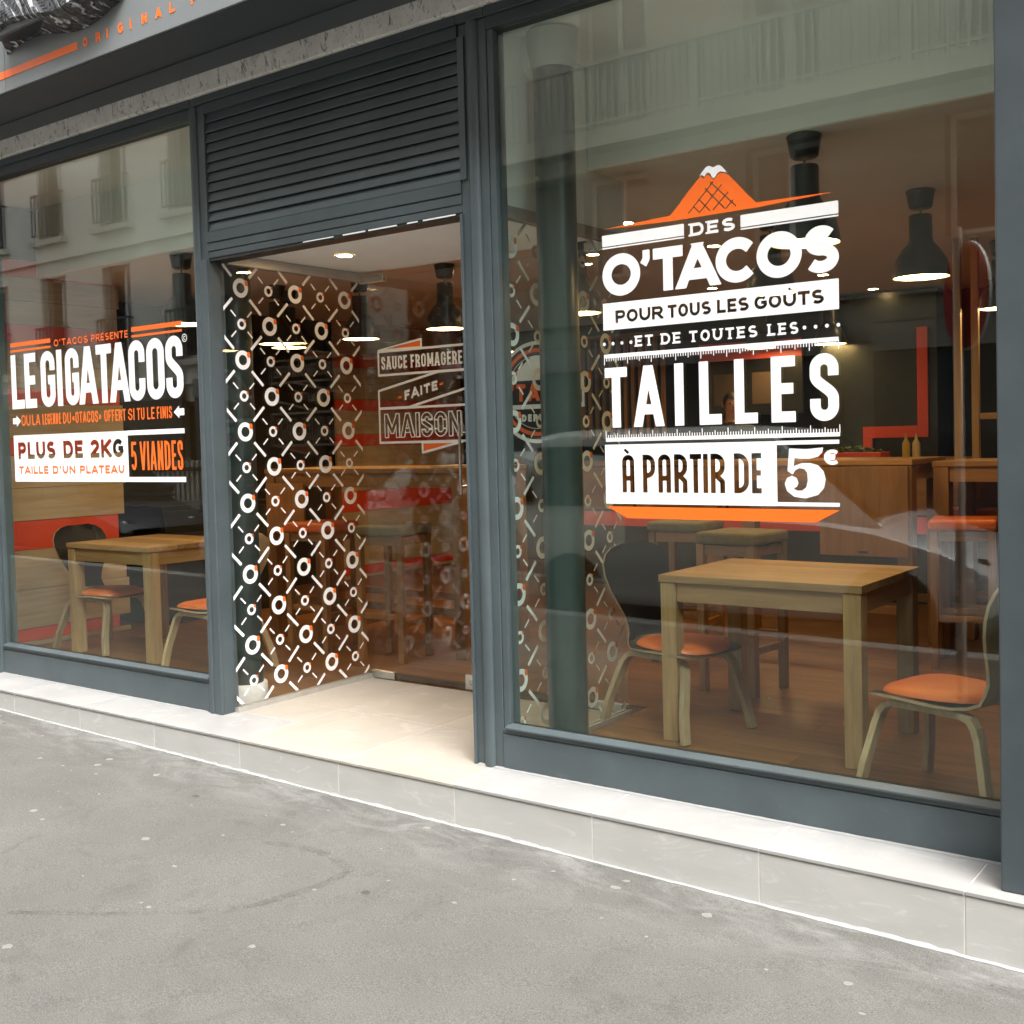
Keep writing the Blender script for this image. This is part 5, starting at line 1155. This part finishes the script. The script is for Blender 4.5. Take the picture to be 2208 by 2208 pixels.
# --- parked vehicles (mirrored in the panes)
def make_car(name, L, W, H_, mat, van=False):
    c_ = empty(name, cat='car', group='cars parked along the kerb')
    # stations along x (front = +x): x, hood/belt height, roof height or None
    hw = W/2
    def loft(name, sts, mat, smooth=True):
        mb = MB(); vs = []; m = len(sts[0][1])
        for x, sec in sts: vs += [(x, y, z) for y, z in sec]
        fs = [(i*m+k, i*m+(k+1) % m, (i+1)*m+(k+1) % m, (i+1)*m+k) for i in range(len(sts)-1) for k in range(m)]
        fs += [tuple(range(m))[::-1], tuple((len(sts)-1)*m+k for k in range(m))]
        return mb.add(vs, fs).build(name, mat, c_, smooth=smooth, bevel=0)
    def sec(h, z0, z1, r=.10):
        pts = []
        for y, z in ((-h*.93, z0), (-h, z0+.14), (-h*1.0, (z0+z1)*.55), (-h*.97, z1-.05), (-h*.86, z1), (0, z1+.03), (h*.86, z1), (h*.97, z1-.05), (h*1.0, (z0+z1)*.55), (h, z0+.14), (h*.93, z0)): pts.append((y, z))
        return pts
    f = L/2; belt = H_*.60
    body = loft('body', [(-f, sec(hw*.80, .38, belt*.85)), (-f+.08, sec(hw*.93, .28, belt*.97)), (-f+.5, sec(hw, .24, belt)), (0, sec(hw, .22, belt*.99)), (f*.42, sec(hw, .22, belt*.96)), (f*.62, sec(hw*.99, .24, belt*.90)), (f*.84, sec(hw*.94, .26, belt*.76)), (f*.96, sec(hw*.84, .30, belt*.62)), (f, sec(hw*.66, .36, belt*.50))], mat)
    def gsec(h, z0, z1, k): return [(-h, z0), (-h*.97, z0+(z1-z0)*.3), (-h*k, z1-.05), (-h*k*.88, z1), (0, z1+.02), (h*k*.88, z1), (h*k, z1-.05), (h*.97, z0+(z1-z0)*.3), (h, z0)]
    zb = belt*.93
    loft('cabin', [(-f+.10, gsec(hw*.93, zb, zb+.08, .95)), (-f+.30, gsec(hw*.95, zb, H_-.06, .84)), (-f+.7, gsec(hw*.96, zb, H_, .82)), (0.0, gsec(hw*.96, zb, H_, .82)), (f*.22, gsec(hw*.95, zb, H_-.04, .82)), (f*.62, gsec(hw*.88, zb*.95, zb+.02, .92))], mat)
    for s in (-1, 1):
        for xa, xb, xc, xd in ((-f+.36, -.62, -f+.50, -.58), (-.55, .38, -.54, .20)):
            z0, z1 = belt+.03, H_-.14
            y0, y1 = s*(hw*.965+.012), s*(hw*.83+.030)
            MB().add([(xa, y0, z0), (xb, y0, z0), (xd, y1, z1), (xc, y1, z1), (xa, y0-s*.02, z0), (xb, y0-s*.02, z0), (xd, y1-s*.02, z1), (xc, y1-s*.02, z1)], [(0, 1, 2, 3), (7, 6, 5, 4), (0, 4, 5, 1), (1, 5, 6, 2), (2, 6, 7, 3), (3, 7, 4, 0)]).build('side_window', 'car_glass', c_)
        mr = MB().lathe([(.02, -.10), (.075, -.08), (.085, 0), (.07, .08), (.02, .10)], n=14).build('wing_mirror', mat, c_, smooth=True, loc=(f*.36, s*(hw+.10), belt+.08)); mr.rotation_euler = (PI/2, 0, 0)
        hl = MB().lathe([(.001, .05), (.06, .04), (.11, 0), (.11, -.05)], n=16).build('headlight', 'opp_glass', c_, smooth=True, loc=(f*.93, s*hw*.62, belt*.60)); hl.rotation_euler = (0, PI/2, 0); hl.scale = (.8, 1.3, 1)
        tl = MB().box(-.03, .03, -.07, .07, -.16, .16).build('tail_light', 'road_red', c_, bevel=.01, loc=(-f+.05, s*hw*.80, belt*.80))
        for dx in (-.55, .30): MB().box(dx-.09, dx+.09, s*(hw+.004)-.012, s*(hw+.004)+.012, belt-.17, belt-.14).build('door_handle', mat, c_, bevel=.004)
        for xw in (-f*.60, f*.66):
            wh = empty('wheel', (xw, s*(hw-.10), .31)); wh.parent = c_; wh.rotation_euler = (PI/2, 0, 0)
            MB().lathe([(.21, -.10), (.30, -.10), (.31, -.06), (.31, .06), (.30, .10), (.21, .10)], n=28, cap=False).build('tyre', 'rubber', wh, smooth=True)
            MB().lathe([(.21, -.09), (.20, -.05), (.06, -.03), (.02, -.05)], n=28).lathe([(.02, .05), (.06, .03), (.20, .05), (.21, .09)], n=28).build('rim', 'aluminium', wh, smooth=True)
            MB().lathe([(.36, -.02), (.36, .02)], n=28).build('wheel_arch', 'rubber', wh).location = (0, 0, -s*.085)
    ws = MB().add([(f*.25, -hw*.74, H_-.09), (f*.25, hw*.74, H_-.09), (f*.60, hw*.82, belt*.97), (f*.60, -hw*.82, belt*.97), (f*.25, -hw*.74, H_-.07), (f*.25, hw*.74, H_-.07), (f*.62, hw*.82, belt*.99), (f*.62, -hw*.82, belt*.99)], [(0, 1, 2, 3), (7, 6, 5, 4), (0, 4, 5, 1), (1, 5, 6, 2), (2, 6, 7, 3), (3, 7, 4, 0)]).build('windscreen', 'car_glass', c_)
    MB().box(f*.90, f*.985, -hw*.55, hw*.55, .36, .46).build('grille', 'rubber', c_)
    return c_
zr = lambda x: zpav(x, -4.55)-0.128
car1 = make_car('parked_car', 4.6, 1.80, 1.78, 'car_silver'); place(car1, (-4.35, -5.72, zr(-4.35))); car1['label'] = 'tall silver car parked at the kerb, mirrored in the right window'
car2 = make_car('parked_car', 4.1, 1.72, 1.48, 'car_white'); place(car2, (-9.35, -5.72, zr(-9.35)), PI); car2['label'] = 'white hatchback parked at the kerb, mirrored in the left window'
car3 = make_car('parked_car', 4.2, 1.74, 1.50, 'iron_dark'); place(car3, (-15.0, -5.75, zr(-15.0))); car3['label'] = 'dark hatchback parked farther left along the kerb'
# --- no-entry sign on its post
ne = empty('no_entry_sign', (-1.82, -3.05, zpav(-1.82, -3.05)), math.radians(-38), label='round red no entry sign on a grey post, mirrored in the right window', cat='road sign')
MB().tube([(0, 0, -0.1), (0, 0, 2.75)], 0.03, 14).build('post', 'aluminium', ne, smooth=True)
dsc = MB().lathe([(0.30, -.008), (0.30, .008)], n=40).build('disc', 'road_red', ne, smooth=True, loc=(0.045, 0, 2.36)); dsc.rotation_euler = (0, PI/2, 0)
MB().lathe([(0.300, 0), (0.312, .0), (.312, .014), (.300, .014)], n=40, cap=False).build('rim', 'vinyl_white', dsc)
MB().box(-.055, .055, -.22, .22, .0085, .011).build('white_bar', 'vinyl_white', dsc)

# dark shopfronts and a slatted terrace screen at street level opposite
for k, (xa, xb) in enumerate(((-34, -26.5), (-26, -18.6), (-18.2, -12.8), (-12.3, -5.2), (-4.8, 3.2), (3.6, 12))):
    sf = empty('opposite_shopfront', label='dark shopfront %s across the street, mirrored in the panes' % ('at the far left', 'second from the left', 'third from the left', 'third from the right', 'second from the right', 'at the far right')[k], cat='shopfront', group='shopfronts across the street')
    MB().box(xa, xb, YO+.105, YO+.16, -0.15, 2.72).build('casing', 'iron_dark', sf); n_ = int((xb-xa)/1.6)
    for q in range(n_): MB().box(xa+.1+(xb-xa-.2)*q/n_+.05, xa+.1+(xb-xa-.2)*(q+1)/n_-.05, YO+.1605, YO+.17, .35, 2.3).build('pane', 'opp_glass', sf)
    MB().box(xa, xb, YO+.1605, YO+.20, 2.36, 2.70).build('fascia', 'shutter', sf)
ts = empty('terrace_screen', (-18.6, -9.9, zpav(-18.6, -4.55)), label='screen of upright pale slats on the far pavement', cat='screen')
for q in range(34): MB().box(-.035, .035, 0, .03, .05, 1.15).build('slat', 'iron_light', ts, loc=(-2.6+.15*q, 0, 0))
MB().box(-2.7, 2.6, .031, .07, .15, .22).box(-2.7, 2.6, .031, .07, .95, 1.02).build('rail', 'iron_dark', ts)
